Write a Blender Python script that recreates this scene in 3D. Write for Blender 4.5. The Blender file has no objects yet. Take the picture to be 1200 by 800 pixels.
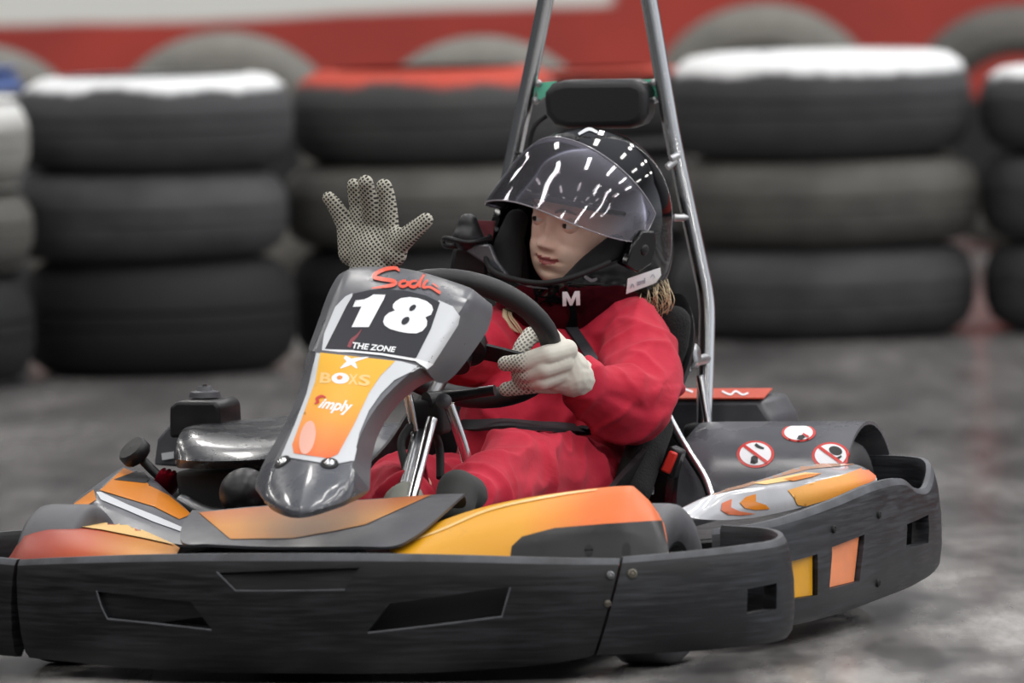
import bpy, bmesh, math, random
from mathutils import Vector, Matrix, noise
from mathutils.bvhtree import BVHTree
from mathutils.geometry import delaunay_2d_cdt
random.seed(7)
R = math.radians
S = bpy.context.scene
COL = S.collection

# ------------------------------------------------------------------ camera, world, light
F, CX, CY = 12500.0, 600.0, 400.0            # focal length in pixels of a 1200x800 frame
CAM_H, PITCH, ROLL = 1.317, math.atan(722.0 / 12500.0), R(-1.4)
cam = bpy.data.cameras.new('camera')
cam_ob = bpy.data.objects.new('camera', cam); COL.objects.link(cam_ob)
cam.sensor_fit = 'HORIZONTAL'; cam.sensor_width = 36.0; cam.lens = F / 1200.0 * 36.0
cam.clip_start = 0.5; cam.clip_end = 200
cam.dof.use_dof = True; cam.dof.focus_distance = 15.45; cam.dof.aperture_fstop = 5.6
CAM_M = Matrix.Translation((0, 0, CAM_H)) @ (Matrix.Rotation(R(90) - PITCH, 4, 'X') @ Matrix.Rotation(ROLL, 4, 'Z'))
cam_ob.matrix_world = CAM_M
S.camera = cam_ob

S.view_settings.view_transform = 'Standard'; S.view_settings.look = 'None'
S.view_settings.gamma = 1; S.view_settings.exposure = 0.0
S.view_settings.use_curve_mapping = False

w = bpy.data.worlds.new('hall'); S.world = w; w.use_nodes = True
# the rest of the hall: dim roof, paler walls round about, the brightest one on the kart's left
wt = w.node_tree; bg = wt.nodes['Background']
def wn_(typ, **kw):
    x = wt.nodes.new(typ)
    for k, v in kw.items(): setattr(x, k, v)
    return x
tcw = wn_('ShaderNodeTexCoord'); spw = wn_('ShaderNodeSeparateXYZ'); wt.links.new(tcw.outputs['Generated'], spw.inputs[0])
rz = wn_('ShaderNodeValToRGB'); el = rz.color_ramp.elements
for q, (p_, v_) in zip([el[0], el[1], el.new(0.5), el.new(0.55), el.new(0.62)], ((0.0, 0.05), (1.0, 0.07), (0.47, 0.22), (0.53, 0.55), (0.68, 0.12))):
    q.position = p_; q.color = (v_, v_, v_, 1)
mz = wn_('ShaderNodeMapRange'); mz.inputs[1].default_value = -1; mz.inputs[2].default_value = 1; wt.links.new(spw.outputs[2], mz.inputs[0]); wt.links.new(mz.outputs[0], rz.inputs[0])
mx = wn_('ShaderNodeMapRange'); mx.inputs[1].default_value = -0.5; mx.inputs[2].default_value = 1; mx.inputs[3].default_value = 0.20; mx.inputs[4].default_value = 2.2; wt.links.new(spw.outputs[0], mx.inputs[0])
ml = wn_('ShaderNodeMath', operation='MULTIPLY'); wt.links.new(rz.outputs[0], ml.inputs[0]); wt.links.new(mx.outputs[0], ml.inputs[1])
my = wn_('ShaderNodeMapRange'); my.inputs[1].default_value = -1; my.inputs[2].default_value = -0.2; my.inputs[3].default_value = 0.55; wt.links.new(spw.outputs[1], my.inputs[0])
mk = wn_('ShaderNodeMath', operation='MULTIPLY'); wt.links.new(ml.outputs[0], mk.inputs[0]); wt.links.new(my.outputs[0], mk.inputs[1])
wt.links.new(mk.outputs[0], bg.inputs[1])
bg.inputs[0].default_value = (0.88, 0.92, 1.0, 1)

def area(name, loc, sx, sy, power, rot=(0, 0, 0), col=(1, 0.97, 0.93)):
    l = bpy.data.lights.new(name, 'AREA'); l.shape = 'RECTANGLE'; l.size = sx; l.size_y = sy
    l.energy = power; l.color = col
    o = bpy.data.objects.new(name, l); COL.objects.link(o); o.location = loc; o.rotation_euler = rot
    return o
for lx in (-10.4, -7.4, -4.4, -1.4, 1.6, 4.6, 7.6, 10.6):
    for ly in (2.5, 6.5, 10.5, 14.5, 18.5, 22.5, 26.0):
        area('ceiling_tube_light', (lx, ly, 5.6), 0.35, 1.7, 52 + 1.8 * lx)

# ------------------------------------------------------------------ the kart's own frame
YAW = R(17.5)
def cam_ray(px, py):
    d = Vector(((px - CX) / F, -(py - CY) / F, -1.0))
    return CAM_M.translation.copy(), (CAM_M.to_3x3() @ d).normalized()
_o, _d = cam_ray(340, 793); _t = -_o.z / _d.z
KO = _o + _d * _t
KO = Vector((KO.x / KO.y * 14.70, 14.70, 0.0))
KM = Matrix.Translation(KO) @ Matrix.Rotation(-YAW, 4, 'Z')
KI = KM.inverted()
def kray(px, py):
    o, d = cam_ray(px, py)
    return KI @ o, (KI.to_3x3() @ d)
def K(px, py, y):
    """a photo point taken at the kart depth y (metres behind the bumper) -> kart coordinates"""
    o, d = kray(px, py); t = (y - o.y) / d.y
    return o + d * t
def KX(px, py, x):
    o, d = kray(px, py); t = (x - o.x) / d.x
    return o + d * t
ORG = {}                                       # parent -> origin of its local frame in kart coordinates
def org(p):
    while p is not None:
        if p in ORG: return ORG[p]
        p = p.parent
    return Vector((0, 0, 0))

# ------------------------------------------------------------------ materials
def lin(c):
    if isinstance(c, str):
        c = c.lstrip('#'); c = [int(c[i:i + 2], 16) / 255 for i in (0, 2, 4)]
        c = [x / 12.92 if x <= 0.04045 else ((x + 0.055) / 1.055) ** 2.4 for x in c]
    return (c[0], c[1], c[2], 1)
class NT:
    def __init__(s, name):
        s.m = bpy.data.materials.new(name); s.m.use_nodes = True
        s.t = s.m.node_tree; s.b = s.t.nodes['Principled BSDF']
    def n(s, typ, **kw):
        x = s.t.nodes.new(typ)
        for k, v in kw.items():
            if hasattr(x, k): setattr(x, k, v)
            else: x.inputs[k].default_value = v
        return x
    def l(s, a, b): s.t.links.new(a, b)
    def coord(s, scale=(1, 1, 1)):
        tc = s.n('ShaderNodeTexCoord'); mp = s.n('ShaderNodeMapping'); mp.inputs['Scale'].default_value = scale
        s.l(tc.outputs['Object'], mp.inputs[0]); return mp.outputs[0]
    def noise(s, scale, detail=4, rough=0.55, vec=None, distort=0.0):
        x = s.n('ShaderNodeTexNoise'); x.inputs['Scale'].default_value = scale; x.inputs['Detail'].default_value = detail
        x.inputs['Roughness'].default_value = rough; x.inputs['Distortion'].default_value = distort
        s.l(vec if vec else s.coord(), x.inputs['Vector']); return x.outputs['Fac']
    def ramp(s, fac, stops, interp='LINEAR'):
        x = s.n('ShaderNodeValToRGB'); x.color_ramp.interpolation = interp
        e = x.color_ramp.elements
        while len(e) < len(stops): e.new(0.5)
        for q, (p, c) in zip(e, stops):
            q.position = p; q.color = lin(c) if not isinstance(c, (int, float)) else (c, c, c, 1)
        s.l(fac, x.inputs[0]); return x.outputs[0]
    def mix(s, fac, a, b):
        x = s.n('ShaderNodeMix', data_type='RGBA')
        for i, v in ((0, fac), (6, a), (7, b)):
            if hasattr(v, 'is_linked') or hasattr(v, 'links'): s.l(v, x.inputs[i])
            else: x.inputs[i].default_value = v if i == 0 else lin(v)
        return x.outputs[2]
    def math(s, op, a, b=0.0):
        x = s.n('ShaderNodeMath', operation=op)
        for i, v in ((0, a), (1, b)):
            if hasattr(v, 'links'): s.l(v, x.inputs[i])
            else: x.inputs[i].default_value = v
        return x.outputs[0]
    def bump(s, h, strength=0.3, dist=0.01):
        x = s.n('ShaderNodeBump'); x.inputs['Strength'].default_value = strength; x.inputs['Distance'].default_value = dist
        s.l(h, x.inputs['Height']); s.l(x.outputs[0], s.b.inputs['Normal'])
    def col(s, v): s.l(v, s.b.inputs['Base Color'])
    def rough(s, v): s.l(v, s.b.inputs['Roughness'])

def mat(name, c, rough=0.5, metal=0.0, var=0.0, vscale=20, bump=0.0, bscale=80, bdist=0.002, coat=0.0, spec=None, sheen=0.0):
    t = NT(name); b = t.b
    b.inputs['Base Color'].default_value = lin(c); b.inputs['Roughness'].default_value = rough
    b.inputs['Metallic'].default_value = metal; b.inputs['Coat Weight'].default_value = coat
    if spec is not None: b.inputs['Specular IOR Level'].default_value = spec
    if sheen: b.inputs['Sheen Weight'].default_value = sheen
    if var:
        f = t.noise(vscale, 5, 0.6)
        l = lin(c); lo = [max(0, x * (1 - var)) for x in l[:3]]; hi = [min(1, x * (1 + var)) for x in l[:3]]
        t.col(t.ramp(f, [(0.3, lo), (0.7, hi)]))
        t.rough(t.ramp(f, [(0.3, max(0, rough - 0.08)), (0.7, min(1, rough + 0.12))]))
    if bump: t.bump(t.noise(bscale, 4), bump, bdist)
    return t.m

def scuffed(name, base, scuff, rough=0.42, amt=(0.46, 0.80), scale=(2, 2, 34)):
    """moulded plastic with fine lengthwise scuffs and grime"""
    t = NT(name)
    f1 = t.noise(5, 4, 0.6, t.coord(scale), 0.2); f2 = t.noise(9, 3, 0.5)
    f = t.math('MULTIPLY', f1, t.math('ADD', f2, 0.55))
    t.col(t.mix(t.ramp(f, [(amt[0], 0.0), (amt[1], 1.0)]), base, scuff))
    t.b.inputs['Specular IOR Level'].default_value = 0.32
    t.rough(t.ramp(f1, [(0.3, rough - 0.08), (0.7, rough + 0.18)]))
    t.bump(f1, 0.08, 0.002)
    return t.m

M = {}
M['bumper'] = scuffed('black_bumper_plastic', '#0e0f11', '#25262a', 0.40)
M['sidebumper'] = scuffed('grey_black_bumper_plastic', '#1a1b1e', '#393b40', 0.42)
M['wear_glint'] = mat('plastic_edge_highlight', '#4b4d52', 0.5, var=0.5, vscale=14)  # pale tone carrying the rim and slot-edge highlights
M['black'] = mat('black_plastic', '#141416', 0.38, var=0.3, spec=0.35)
M['blackmatte'] = mat('matt_black', '#0d0d0f', 0.75)
M['greyplastic'] = mat('grey_plastic', '#595a5f', 0.30, var=0.12, vscale=12)
M['darkgrey'] = mat('dark_grey_plastic', '#424348', 0.42, var=0.15)
M['nosegrey'] = mat('charcoal_gloss_plastic', '#4a4c52', 0.25, var=0.1, coat=0.5)
M['chrome'] = mat('polished_steel', '#d4d5d6', 0.20, 1.0)
M['castalu'] = mat('cast_aluminium', '#b5b6b8', 0.34, 1.0, bump=0.3, bscale=120)
M['steel'] = mat('dull_steel', '#77787a', 0.35, 1.0)
M['rubber'] = mat('kart_tyre_rubber', '#3a3a3c', 0.6, var=0.25, bump=0.15)
M['slick'] = mat('dusty_slick_rubber', '#515155', 0.5, var=0.2)
M['white'] = mat('white_vinyl', '#e6e7ea', 0.5)
M['palewhite'] = mat('pale_grey_vinyl', '#c3c6ca', 0.45)
M['plate'] = mat('dark_number_plate_vinyl', '#1f2029', 0.5, spec=0.3)
M['red'] = mat('red_vinyl', '#c8352f', 0.35)
M['logored'] = mat('orange_red_brush_vinyl', '#d8431f', 0.35)
M['buckle'] = mat('red_buckle_plastic', '#d8332a', 0.35)
M['paleorange'] = mat('pale_orange_vinyl', '#ecc27c', 0.35)
M['orangeflat'] = mat('orange_vinyl', '#e0861f', 0.3, coat=0.3)
M['blackink'] = mat('black_print', '#1a1b1d', 0.4)
M['greyink'] = mat('grey_print', '#9aa0ac', 0.4)
M['webbing'] = mat('navy_black_webbing', '#14161d', 0.8, bump=0.2, bscale=400)
M['knit'] = mat('black_knit_pad', '#151516', 0.95, bump=0.6, bscale=260, bdist=0.004)
M['leather'] = mat('black_leatherette', '#1b1b1e', 0.42, bump=0.12, bscale=180)
M['helmet'] = mat('gloss_black_helmet', '#060507', 0.05, spec=0.4)
M['lining'] = mat('black_helmet_lining', '#0c0d10', 0.9)
M['teal'] = mat('teal_green_painted_plate', '#74d3b4', 0.3)
M['anod'] = mat('magenta_red_anodised', '#8a2338', 0.3, 0.7)
M['hair'] = mat('blond_hair', '#c4b08e', 0.5)
M['shoe'] = mat('dark_grey_shoe', '#333433', 0.8, bump=0.2)
M['sole'] = mat('pale_shoe_sole', '#8f9187', 0.6)
M['gold'] = mat('yellow_plastic_film', '#d79a17', 0.35, var=0.12)
M['peach'] = mat('peach_orange_film', '#e5895a', 0.35, var=0.12)

def orange_fade(name, stops, axis, lo, hi, rough=0.45):
    """printed film whose colour runs from yellow to red-orange along the part"""
    t = NT(name)
    tc = t.n('ShaderNodeTexCoord'); sp = t.n('ShaderNodeSeparateXYZ'); t.l(tc.outputs['Object'], sp.inputs[0])
    mr = t.n('ShaderNodeMapRange'); mr.inputs[1].default_value = lo; mr.inputs[2].default_value = hi
    t.l(sp.outputs[axis], mr.inputs[0])
    f = t.math('ADD', mr.outputs[0], t.math('MULTIPLY', t.math('SUBTRACT', t.noise(8, 4), 0.5), 0.25))
    c = t.ramp(f, stops)
    d = t.noise(26, 6, 0.7)
    t.col(t.mix(t.ramp(d, [(0.62, 0.0), (0.8, 0.35)]), c, '#7a5530'))
    t.b.inputs['Roughness'].default_value = rough; t.b.inputs['Specular IOR Level'].default_value = 0.4
    return t.m

def cloth():
    t = NT('red_cotton_drill')
    f = t.noise(9, 4)
    t.col(t.ramp(f, [(0.3, '#ab1b30'), (0.7, '#c22840')]))
    t.b.inputs['Roughness'].default_value = 0.85; t.b.inputs['Specular IOR Level'].default_value = 0.3; t.b.inputs['Sheen Weight'].default_value = 0.05
    a = t.noise(14, 3, 0.5, t.coord((1, 1, 1.6)), 0.8)
    t.bump(a, 0.15, 0.02)
    return t.m
M['suit'] = cloth()

def glove(name, plain_from=None):
    t = NT(name)
    tc = t.n('ShaderNodeTexCoord'); mp = t.n('ShaderNodeMapping')
    mp.inputs['Rotation'].default_value = (0, R(38), 0); mp.inputs['Scale'].default_value = (1, 0.2, 1)
    t.l(tc.outputs['Object'], mp.inputs[0])
    sp = t.n('ShaderNodeSeparateXYZ'); t.l(mp.outputs[0], sp.inputs[0])
    k = 2 * math.pi / 0.0050
    a = t.math('SINE', t.math('MULTIPLY', sp.outputs[0], k)); b = t.math('SINE', t.math('MULTIPLY', sp.outputs[2], k))
    d = t.math('MULTIPLY', t.math('ADD', a, 1.0), t.math('ADD', b, 1.0))     # 0..4, high at the dots
    dots = t.ramp(t.math('DIVIDE', d, 4.0), [(0.12, 0.0), (0.40, 1.0)])
    if plain_from is not None:
        s2 = t.n('ShaderNodeSeparateXYZ'); t.l(tc.outputs['Object'], s2.inputs[0])
        mr = t.n('ShaderNodeMapRange'); mr.inputs[1].default_value = plain_from; mr.inputs[2].default_value = plain_from - 0.012
        t.l(s2.outputs[0], mr.inputs[0]); dots = t.math('MULTIPLY', dots, mr.outputs[0])
        light, dark = '#cfcbc0', '#77756e'
    else:
        light, dark = '#aaa79b', '#2b2a27'
    f = t.noise(30, 3)
    t.col(t.mix(dots, light, dark))
    t.b.inputs['Roughness'].default_value = 0.95
    t.bump(f, 0.3, 0.006)
    return t.m

def visor_mat():
    t = NT('clear_smoked_visor')
    t.t.nodes.remove(t.b)
    out = t.t.nodes['Material Output']
    tr = t.n('ShaderNodeBsdfTransparent'); tr.inputs[0].default_value = (0.87, 0.85, 0.88, 1)
    gl = t.n('ShaderNodeBsdfGlossy'); gl.inputs['Roughness'].default_value = 0.06; gl.inputs[0].default_value = (0.95, 0.95, 1, 1)
    fr = t.n('ShaderNodeFresnel'); fr.inputs[0].default_value = 1.35
    df = t.n('ShaderNodeBsdfDiffuse'); df.inputs[0].default_value = (0.55, 0.52, 0.56, 1)
    m1 = t.n('ShaderNodeMixShader'); m1.inputs[0].default_value = 0.04
    t.l(tr.outputs[0], m1.inputs[1]); t.l(df.outputs[0], m1.inputs[2])
    m2 = t.n('ShaderNodeMixShader')
    t.l(t.math('ADD', t.math('MULTIPLY', fr.outputs[0], 1.0), 0.005), m2.inputs[0]); t.l(m1.outputs[0], m2.inputs[1]); t.l(gl.outputs[0], m2.inputs[2])
    t.l(m2.outputs[0], out.inputs[0])
    return t.m
M['visor'] = visor_mat()

def skin():
    t = NT('skin')
    t.col(t.ramp(t.noise(35, 3), [(0.35, '#ebc3ad'), (0.65, '#f4d2be')]))
    t.b.inputs['Roughness'].default_value = 0.5
    t.b.inputs['Subsurface Weight'].default_value = 0.12; t.b.inputs['Subsurface Radius'].default_value = (0.01, 0.004, 0.002)
    t.b.inputs['Subsurface Scale'].default_value = 0.5
    return t.m
M['skin'] = skin()
M['lip'] = mat('lips', '#a85a58', 0.4)
M['eye'] = mat('eye_white', '#e0dcd6', 0.15)
M['iris'] = mat('brown_iris', '#2a1810', 0.1)

def tyre_mat(name, base, dust, paint=None, z0=0.0, z1=0.02, amt=0.5):
    """old tyre rubber with dust; paint covers the upper shoulder from height z0 up with a ragged edge"""
    t = NT(name)
    f = t.noise(5, 6, 0.65, t.coord((1, 1, 1.6)))
    c = t.mix(t.ramp(f, [(0.35, 0.0), (0.7, amt)]), base, dust)
    if paint:
        tc = t.n('ShaderNodeTexCoord'); sp = t.n('ShaderNodeSeparateXYZ'); t.l(tc.outputs['Object'], sp.inputs[0])
        h = t.math('ADD', sp.outputs[2], t.math('MULTIPLY', t.math('SUBTRACT', t.noise(7, 4), 0.5), 0.05))
        mr = t.n('ShaderNodeMapRange'); mr.inputs[1].default_value = z0; mr.inputs[2].default_value = z1
        t.l(h, mr.inputs[0])
        wear_glint = t.math('MULTIPLY', mr.outputs[0], t.ramp(t.noise(16, 5, 0.7), [(0.2, 0.35), (0.42, 1.0)]))
        c = t.mix(wear_glint, c, paint)
    t.col(c); t.b.inputs['Roughness'].default_value = 0.8
    t.bump(t.noise(60, 4), 0.25, 0.01)
    return t.m

# ------------------------------------------------------------------ mesh helpers
def finish(me, smooth=True, recalc=True, angle=40):
    bm = bmesh.new(); bm.from_mesh(me)
    if recalc: bmesh.ops.recalc_face_normals(bm, faces=bm.faces)
    for f in bm.faces: f.smooth = smooth
    if smooth and angle:
        for e in bm.edges:
            if len(e.link_faces) == 2 and e.calc_face_angle(0) > R(angle): e.smooth = False
    bm.to_mesh(me); bm.free()
def link(name, me, m, parent):
    o = bpy.data.objects.new(name, me); COL.objects.link(o)
    if m and not me.materials: me.materials.append(m)
    if parent is not None: o.parent = parent
    return o
def mesh(name, vs, fs, m, parent=None, smooth=True, recalc=True, angle=40):
    og = org(parent)
    me = bpy.data.meshes.new(name)
    me.from_pydata([tuple(Vector(v) - og) for v in vs], [], fs); me.update()
    finish(me, smooth, recalc, angle)
    return link(name, me, m, parent)
def bake(o, angle=40, smooth=True):
    dg = bpy.context.evaluated_depsgraph_get(); dg.update()
    me = bpy.data.meshes.new_from_object(o.evaluated_get(dg), preserve_all_data_layers=True, depsgraph=dg)
    o.modifiers.clear(); old = o.data; nm = old.name; o.data = me
    bpy.data.meshes.remove(old); me.name = nm
    finish(me, smooth, False, angle)
    return o
def tag(o, label=None, cat=None, group=None, kind=None):
    if label: o['label'] = label
    if cat: o['category'] = cat
    if group: o['group'] = group
    if kind: o['kind'] = kind
    return o
def catmull(pts, sub=6, closed=False):
    P = [Vector(p) for p in pts]; n = len(P); out = []
    for i in range(n if closed else n - 1):
        g = lambda j: P[j % n] if closed else P[min(max(j, 0), n - 1)]
        a, b, c, d = g(i - 1), g(i), g(i + 1), g(i + 2)
        for k in range(sub):
            t = k / sub
            out.append(0.5 * ((2 * b) + (c - a) * t + (2 * a - 5 * b + 4 * c - d) * t * t + (3 * b - a - 3 * c + d) * t ** 3))
    if not closed: out.append(P[-1])
    return out
def tube_data(pts, r, seg=14, closed=False):
    n = len(pts); rs = r if isinstance(r, (list, tuple)) else [r] * n
    vs, fs = [], []; up = None
    for i, p in enumerate(pts):
        t = (pts[(i + 1) % n] - pts[i - 1]) if closed else (pts[min(i + 1, n - 1)] - pts[max(i - 1, 0)])
        t.normalize()
        if up is None: up = t.orthogonal().normalized()
        up = (up - t * up.dot(t)).normalized(); s = t.cross(up)
        for k in range(seg):
            a = 2 * math.pi * k / seg
            vs.append(p + (up * math.cos(a) + s * math.sin(a)) * rs[i])
    for i in range(n if closed else n - 1):
        j = (i + 1) % n
        for k in range(seg):
            q = (k + 1) % seg
            fs.append((i * seg + k, i * seg + q, j * seg + q, j * seg + k))
    if not closed:
        fs.append(tuple(range(seg))[::-1]); fs.append(tuple((n - 1) * seg + k for k in range(seg)))
    return vs, fs
def tube(name, pts, r, m, parent=None, seg=14, sub=6, closed=False):
    P = catmull(pts, sub, closed) if sub > 1 else [Vector(p) for p in pts]
    if isinstance(r, (list, tuple)) and sub > 1:
        rr = [Vector((q, 0, 0)) for q in r]; r = [q.x for q in catmull(rr, sub, closed)]
    vs, fs = tube_data(P, r, seg, closed)
    return mesh(name, vs, fs, m, parent)
def join(parts):
    vs, fs = [], []
    for a, b in parts:
        n = len(vs); vs += list(a); fs += [tuple(i + n for i in f) for f in b]
    return vs, fs
def grid(rows):
    vs = [v for r in rows for v in r]; n = len(rows[0]); fs = []
    for i in range(len(rows) - 1):
        for j in range(n - 1):
            fs.append((i * n + j, i * n + j + 1, (i + 1) * n + j + 1, (i + 1) * n + j))
    return vs, fs
def patch(name, rows, m, parent, levels=2, cc=(), cr=(), crease=0.75, thick=0.004, angle=35):
    """a moulded shell: control rows -> smooth subdivided skin with a real thickness; cc / cr = creased columns / rows"""
    vs, fs = grid(rows); n = len(rows[0]); og = org(parent)
    me = bpy.data.meshes.new(name); me.from_pydata([tuple(Vector(v) - og) for v in vs], [], fs); me.update()
    bm = bmesh.new(); bm.from_mesh(me); bm.verts.ensure_lookup_table()
    bmesh.ops.recalc_face_normals(bm, faces=bm.faces)
    if sum(f.normal.y for f in bm.faces) > 0: bmesh.ops.reverse_faces(bm, faces=bm.faces)
    cl = bm.edges.layers.float.new('crease_edge')
    for e in bm.edges:
        a, b = sorted(v.index for v in e.verts)
        if b - a == n and a % n in cc: e[cl] = crease
        if b - a == 1 and a // n in cr: e[cl] = crease
    bm.to_mesh(me); bm.free()
    o = link(name, me, m, parent)
    s = o.modifiers.new('s', 'SUBSURF'); s.levels = levels; s.render_levels = levels
    if thick:
        d = o.modifiers.new('t', 'SOLIDIFY'); d.thickness = thick; d.offset = -1
    return bake(o, angle)
def rbox(name, c, size, bev, m, parent=None, rot=None, seg=3, taper=1.0):
    bm = bmesh.new(); bmesh.ops.create_cube(bm, size=1)
    for v in bm.verts:
        k = taper if v.co.z > 0 else 1.0
        v.co = Vector((v.co.x * size[0] * k, v.co.y * size[1] * k, v.co.z * size[2]))
    bmesh.ops.bevel(bm, geom=list(bm.edges), offset=bev, segments=seg, profile=0.5, affect='EDGES')
    mt = Matrix.Translation(Vector(c) - org(parent)) @ (rot.to_4x4() if rot else Matrix.Identity(4))
    bm.transform(mt)
    me = bpy.data.meshes.new(name); bm.to_mesh(me); bm.free(); finish(me, True, True, 50)
    return link(name, me, m, parent)
def prism_data(pts, n, d0, d1):
    """closed prism of polygon pts moved d0..d1 along n"""
    k = len(pts); n = Vector(n)
    vs = [Vector(p) + n * d0 for p in pts] + [Vector(p) + n * d1 for p in pts]
    fs = [tuple(range(k))[::-1], tuple(range(k, 2 * k))] + [(i, (i + 1) % k, k + (i + 1) % k, k + i) for i in range(k)]
    return vs, fs
def prism(name, pts, n, d0, d1, m, parent=None, bev=0.0):
    vs, fs = prism_data(pts, n, d0, d1)
    o = mesh(name, vs, fs, m, parent, True, True, 40)
    if bev:
        b = o.modifiers.new('b', 'BEVEL'); b.width = bev; b.segments = 2; b.limit_method = 'ANGLE'; b.angle_limit = R(35)
        bake(o, 50)
    return o
def lathe_data(prof, origin, axis, seg=32, ref=None, close=True):
    """prof: (radius, along-axis) pairs swept round the axis"""
    ax = Vector(axis).normalized(); u = (Vector(ref) if ref else ax.orthogonal()).normalized(); u = (u - ax * u.dot(ax)).normalized(); v = ax.cross(u)
    vs, fs = [], []; n = len(prof)
    for k in range(seg):
        a = 2 * math.pi * k / seg; dr = u * math.cos(a) + v * math.sin(a)
        for r, h in prof: vs.append(Vector(origin) + dr * r + ax * h)
    for k in range(seg):
        q = (k + 1) % seg
        for i in range(n if close else n - 1):
            j = (i + 1) % n
            fs.append((k * n + i, k * n + j, q * n + j, q * n + i))
    return vs, fs
def lathe(name, prof, origin, axis, m, parent=None, seg=32, close=True, angle=40):
    vs, fs = lathe_data(prof, origin, axis, seg, None, close)
    o = mesh(name, vs, fs, m, parent, True, True, angle)
    bm = bmesh.new(); bm.from_mesh(o.data); bmesh.ops.remove_doubles(bm, verts=bm.verts, dist=1e-5); bm.to_mesh(o.data); bm.free()
    return o

def capsule(a, b, ra, rb, seg=14, k=5):
    a, b = Vector(a), Vector(b); d = b - a; L = d.length
    d = d.normalized() if L > 1e-6 else Vector((0, 0, 1)); u = d.orthogonal().normalized(); v = d.cross(u)
    rings = [(a - d * ra * math.cos(t), ra * math.sin(t)) for t in [math.pi / 2 * i / k for i in range(1, k + 1)]]
    rings += [(b + d * rb * math.sin(t), rb * math.cos(t)) for t in [math.pi / 2 * i / k for i in range(0, k)]]
    vs = [a - d * ra]; fs = []
    for c, r in rings:
        for q in range(seg):
            an = 2 * math.pi * q / seg; vs.append(c + (u * math.cos(an) + v * math.sin(an)) * r)
    vs.append(b + d * rb); n = len(rings)
    for q in range(seg): fs.append((0, 1 + (q + 1) % seg, 1 + q))
    for i in range(n - 1):
        for q in range(seg):
            p = (q + 1) % seg
            fs.append((1 + i * seg + q, 1 + i * seg + p, 1 + (i + 1) * seg + p, 1 + (i + 1) * seg + q))
    e = len(vs) - 1
    for q in range(seg): fs.append((e, 1 + (n - 1) * seg + q, 1 + (n - 1) * seg + (q + 1) % seg))
    return vs, fs
def ellipsoid(c, rad, rot=None, seg=24, rings=14):
    vs, fs = capsule((0, 0, 0), (0, 0, 1e-4), 1, 1, seg, rings // 2)
    rt = rot if rot else Matrix.Identity(3)
    return [Vector(c) + rt @ Vector((p.x * rad[0], p.y * rad[1], p.z * rad[2])) for p in vs], fs
def chain(pts):
    """limb: list of (point, radius) -> tapered pieces sharing their joints"""
    return [capsule(pts[i][0], pts[i + 1][0], pts[i][1], pts[i + 1][1]) for i in range(len(pts) - 1)]
def blob(name, parts, m, parent, voxel=0.004, smooth=6, fac=0.5):
    """many rounded pieces fused into ONE continuous skin"""
    vs, fs = join(parts)
    o = mesh(name, vs, fs, m, parent, True, True, 0)
    r = o.modifiers.new('r', 'REMESH'); r.mode = 'VOXEL'; r.voxel_size = voxel; r.use_smooth_shade = True
    s = o.modifiers.new('s', 'SMOOTH'); s.factor = fac; s.iterations = smooth
    return bake(o, 0)

# ------------------------------------------------------------------ prints: flat shapes laid onto a surface
def bvh_of(obs):
    vs, fs = [], []
    for o in (obs if isinstance(obs, (list, tuple)) else [obs]):
        n = len(vs); og = org(o)
        vs += [v.co + og for v in o.data.vertices]; fs += [tuple(i + n for i in p.vertices) for p in o.data.polygons]
    return BVHTree.FromPolygons(vs, fs)
def hit(bvh, px, py):
    o, d = kray(px, py)
    h = bvh.ray_cast(o, d)
    if h[0] is None: return None
    n = h[1] if h[1].dot(d) < 0 else -h[1]
    return h[0], n
def flat(polys, cell=None):
    """2-D outlines (first = outline, others = holes) -> points and triangles, cut fine enough to follow a curve"""
    pts, edges = [], []
    for p in polys:
        b = len(pts); pts += [Vector((q[0], q[1])) for q in p]; edges += [(b + i, b + (i + 1) % len(p)) for i in range(len(p))]
    r = delaunay_2d_cdt(pts, edges, [], 4 if len(polys) > 1 else 1, 1e-4)
    return [tuple(v) for v in r[0]], [tuple(f) for f in r[2]]
def dice(vs, fs, cell):
    bm = bmesh.new(); B = [bm.verts.new((v[0], v[1], 0)) for v in vs]
    for f in fs:
        try: bm.faces.new([B[i] for i in f])
        except ValueError: pass
    for ax in (0, 1):
        lo = min(v[ax] for v in vs); hi = max(v[ax] for v in vs); q = lo + cell
        while q < hi:
            co = [0, 0, 0]; no = [0, 0, 0]; co[ax] = q; no[ax] = 1
            bmesh.ops.bisect_plane(bm, geom=list(bm.verts) + list(bm.edges) + list(bm.faces), plane_co=co, plane_no=no)
            q += cell
    bm.verts.index_update()
    out = [tuple(v.co[:2]) for v in bm.verts], [tuple(v.index for v in f.verts) for f in bm.faces]
    bm.free(); return out
def lay(name, shapes, bvh, m, parent, off=0.0008, cell=3.5):
    """shapes: list of (points, faces) in photo coordinates of where the print sits on the surface under it"""
    V, Fc = [], []
    for vs, fs in shapes:
        vs, fs = dice(vs, fs, cell); idx = {}
        for i, (x, y) in enumerate(vs):
            h = hit(bvh, x, y)
            if h: idx[i] = len(V); V.append(h[0] + h[1] * off)
        Fc += [tuple(idx[i] for i in f) for f in fs if all(i in idx for i in f)]
    if not Fc: print('EMPTY DECAL', name); return None
    return mesh(name, V, Fc, m, parent, True, False, 0)
def poly(name, pts, bvh, m, parent, off=0.0008, holes=(), cell=3.5):
    return lay(name, [flat([pts] + list(holes))], bvh, m, parent, off, cell)
def ell(cx, cy, a, b, rot=0, n=28):
    return [(cx + a * math.cos(t) * math.cos(rot) - b * math.sin(t) * math.sin(rot), cy + a * math.cos(t) * math.sin(rot) + b * math.sin(t) * math.cos(rot)) for t in [2 * math.pi * i / n for i in range(n)]]
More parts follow.
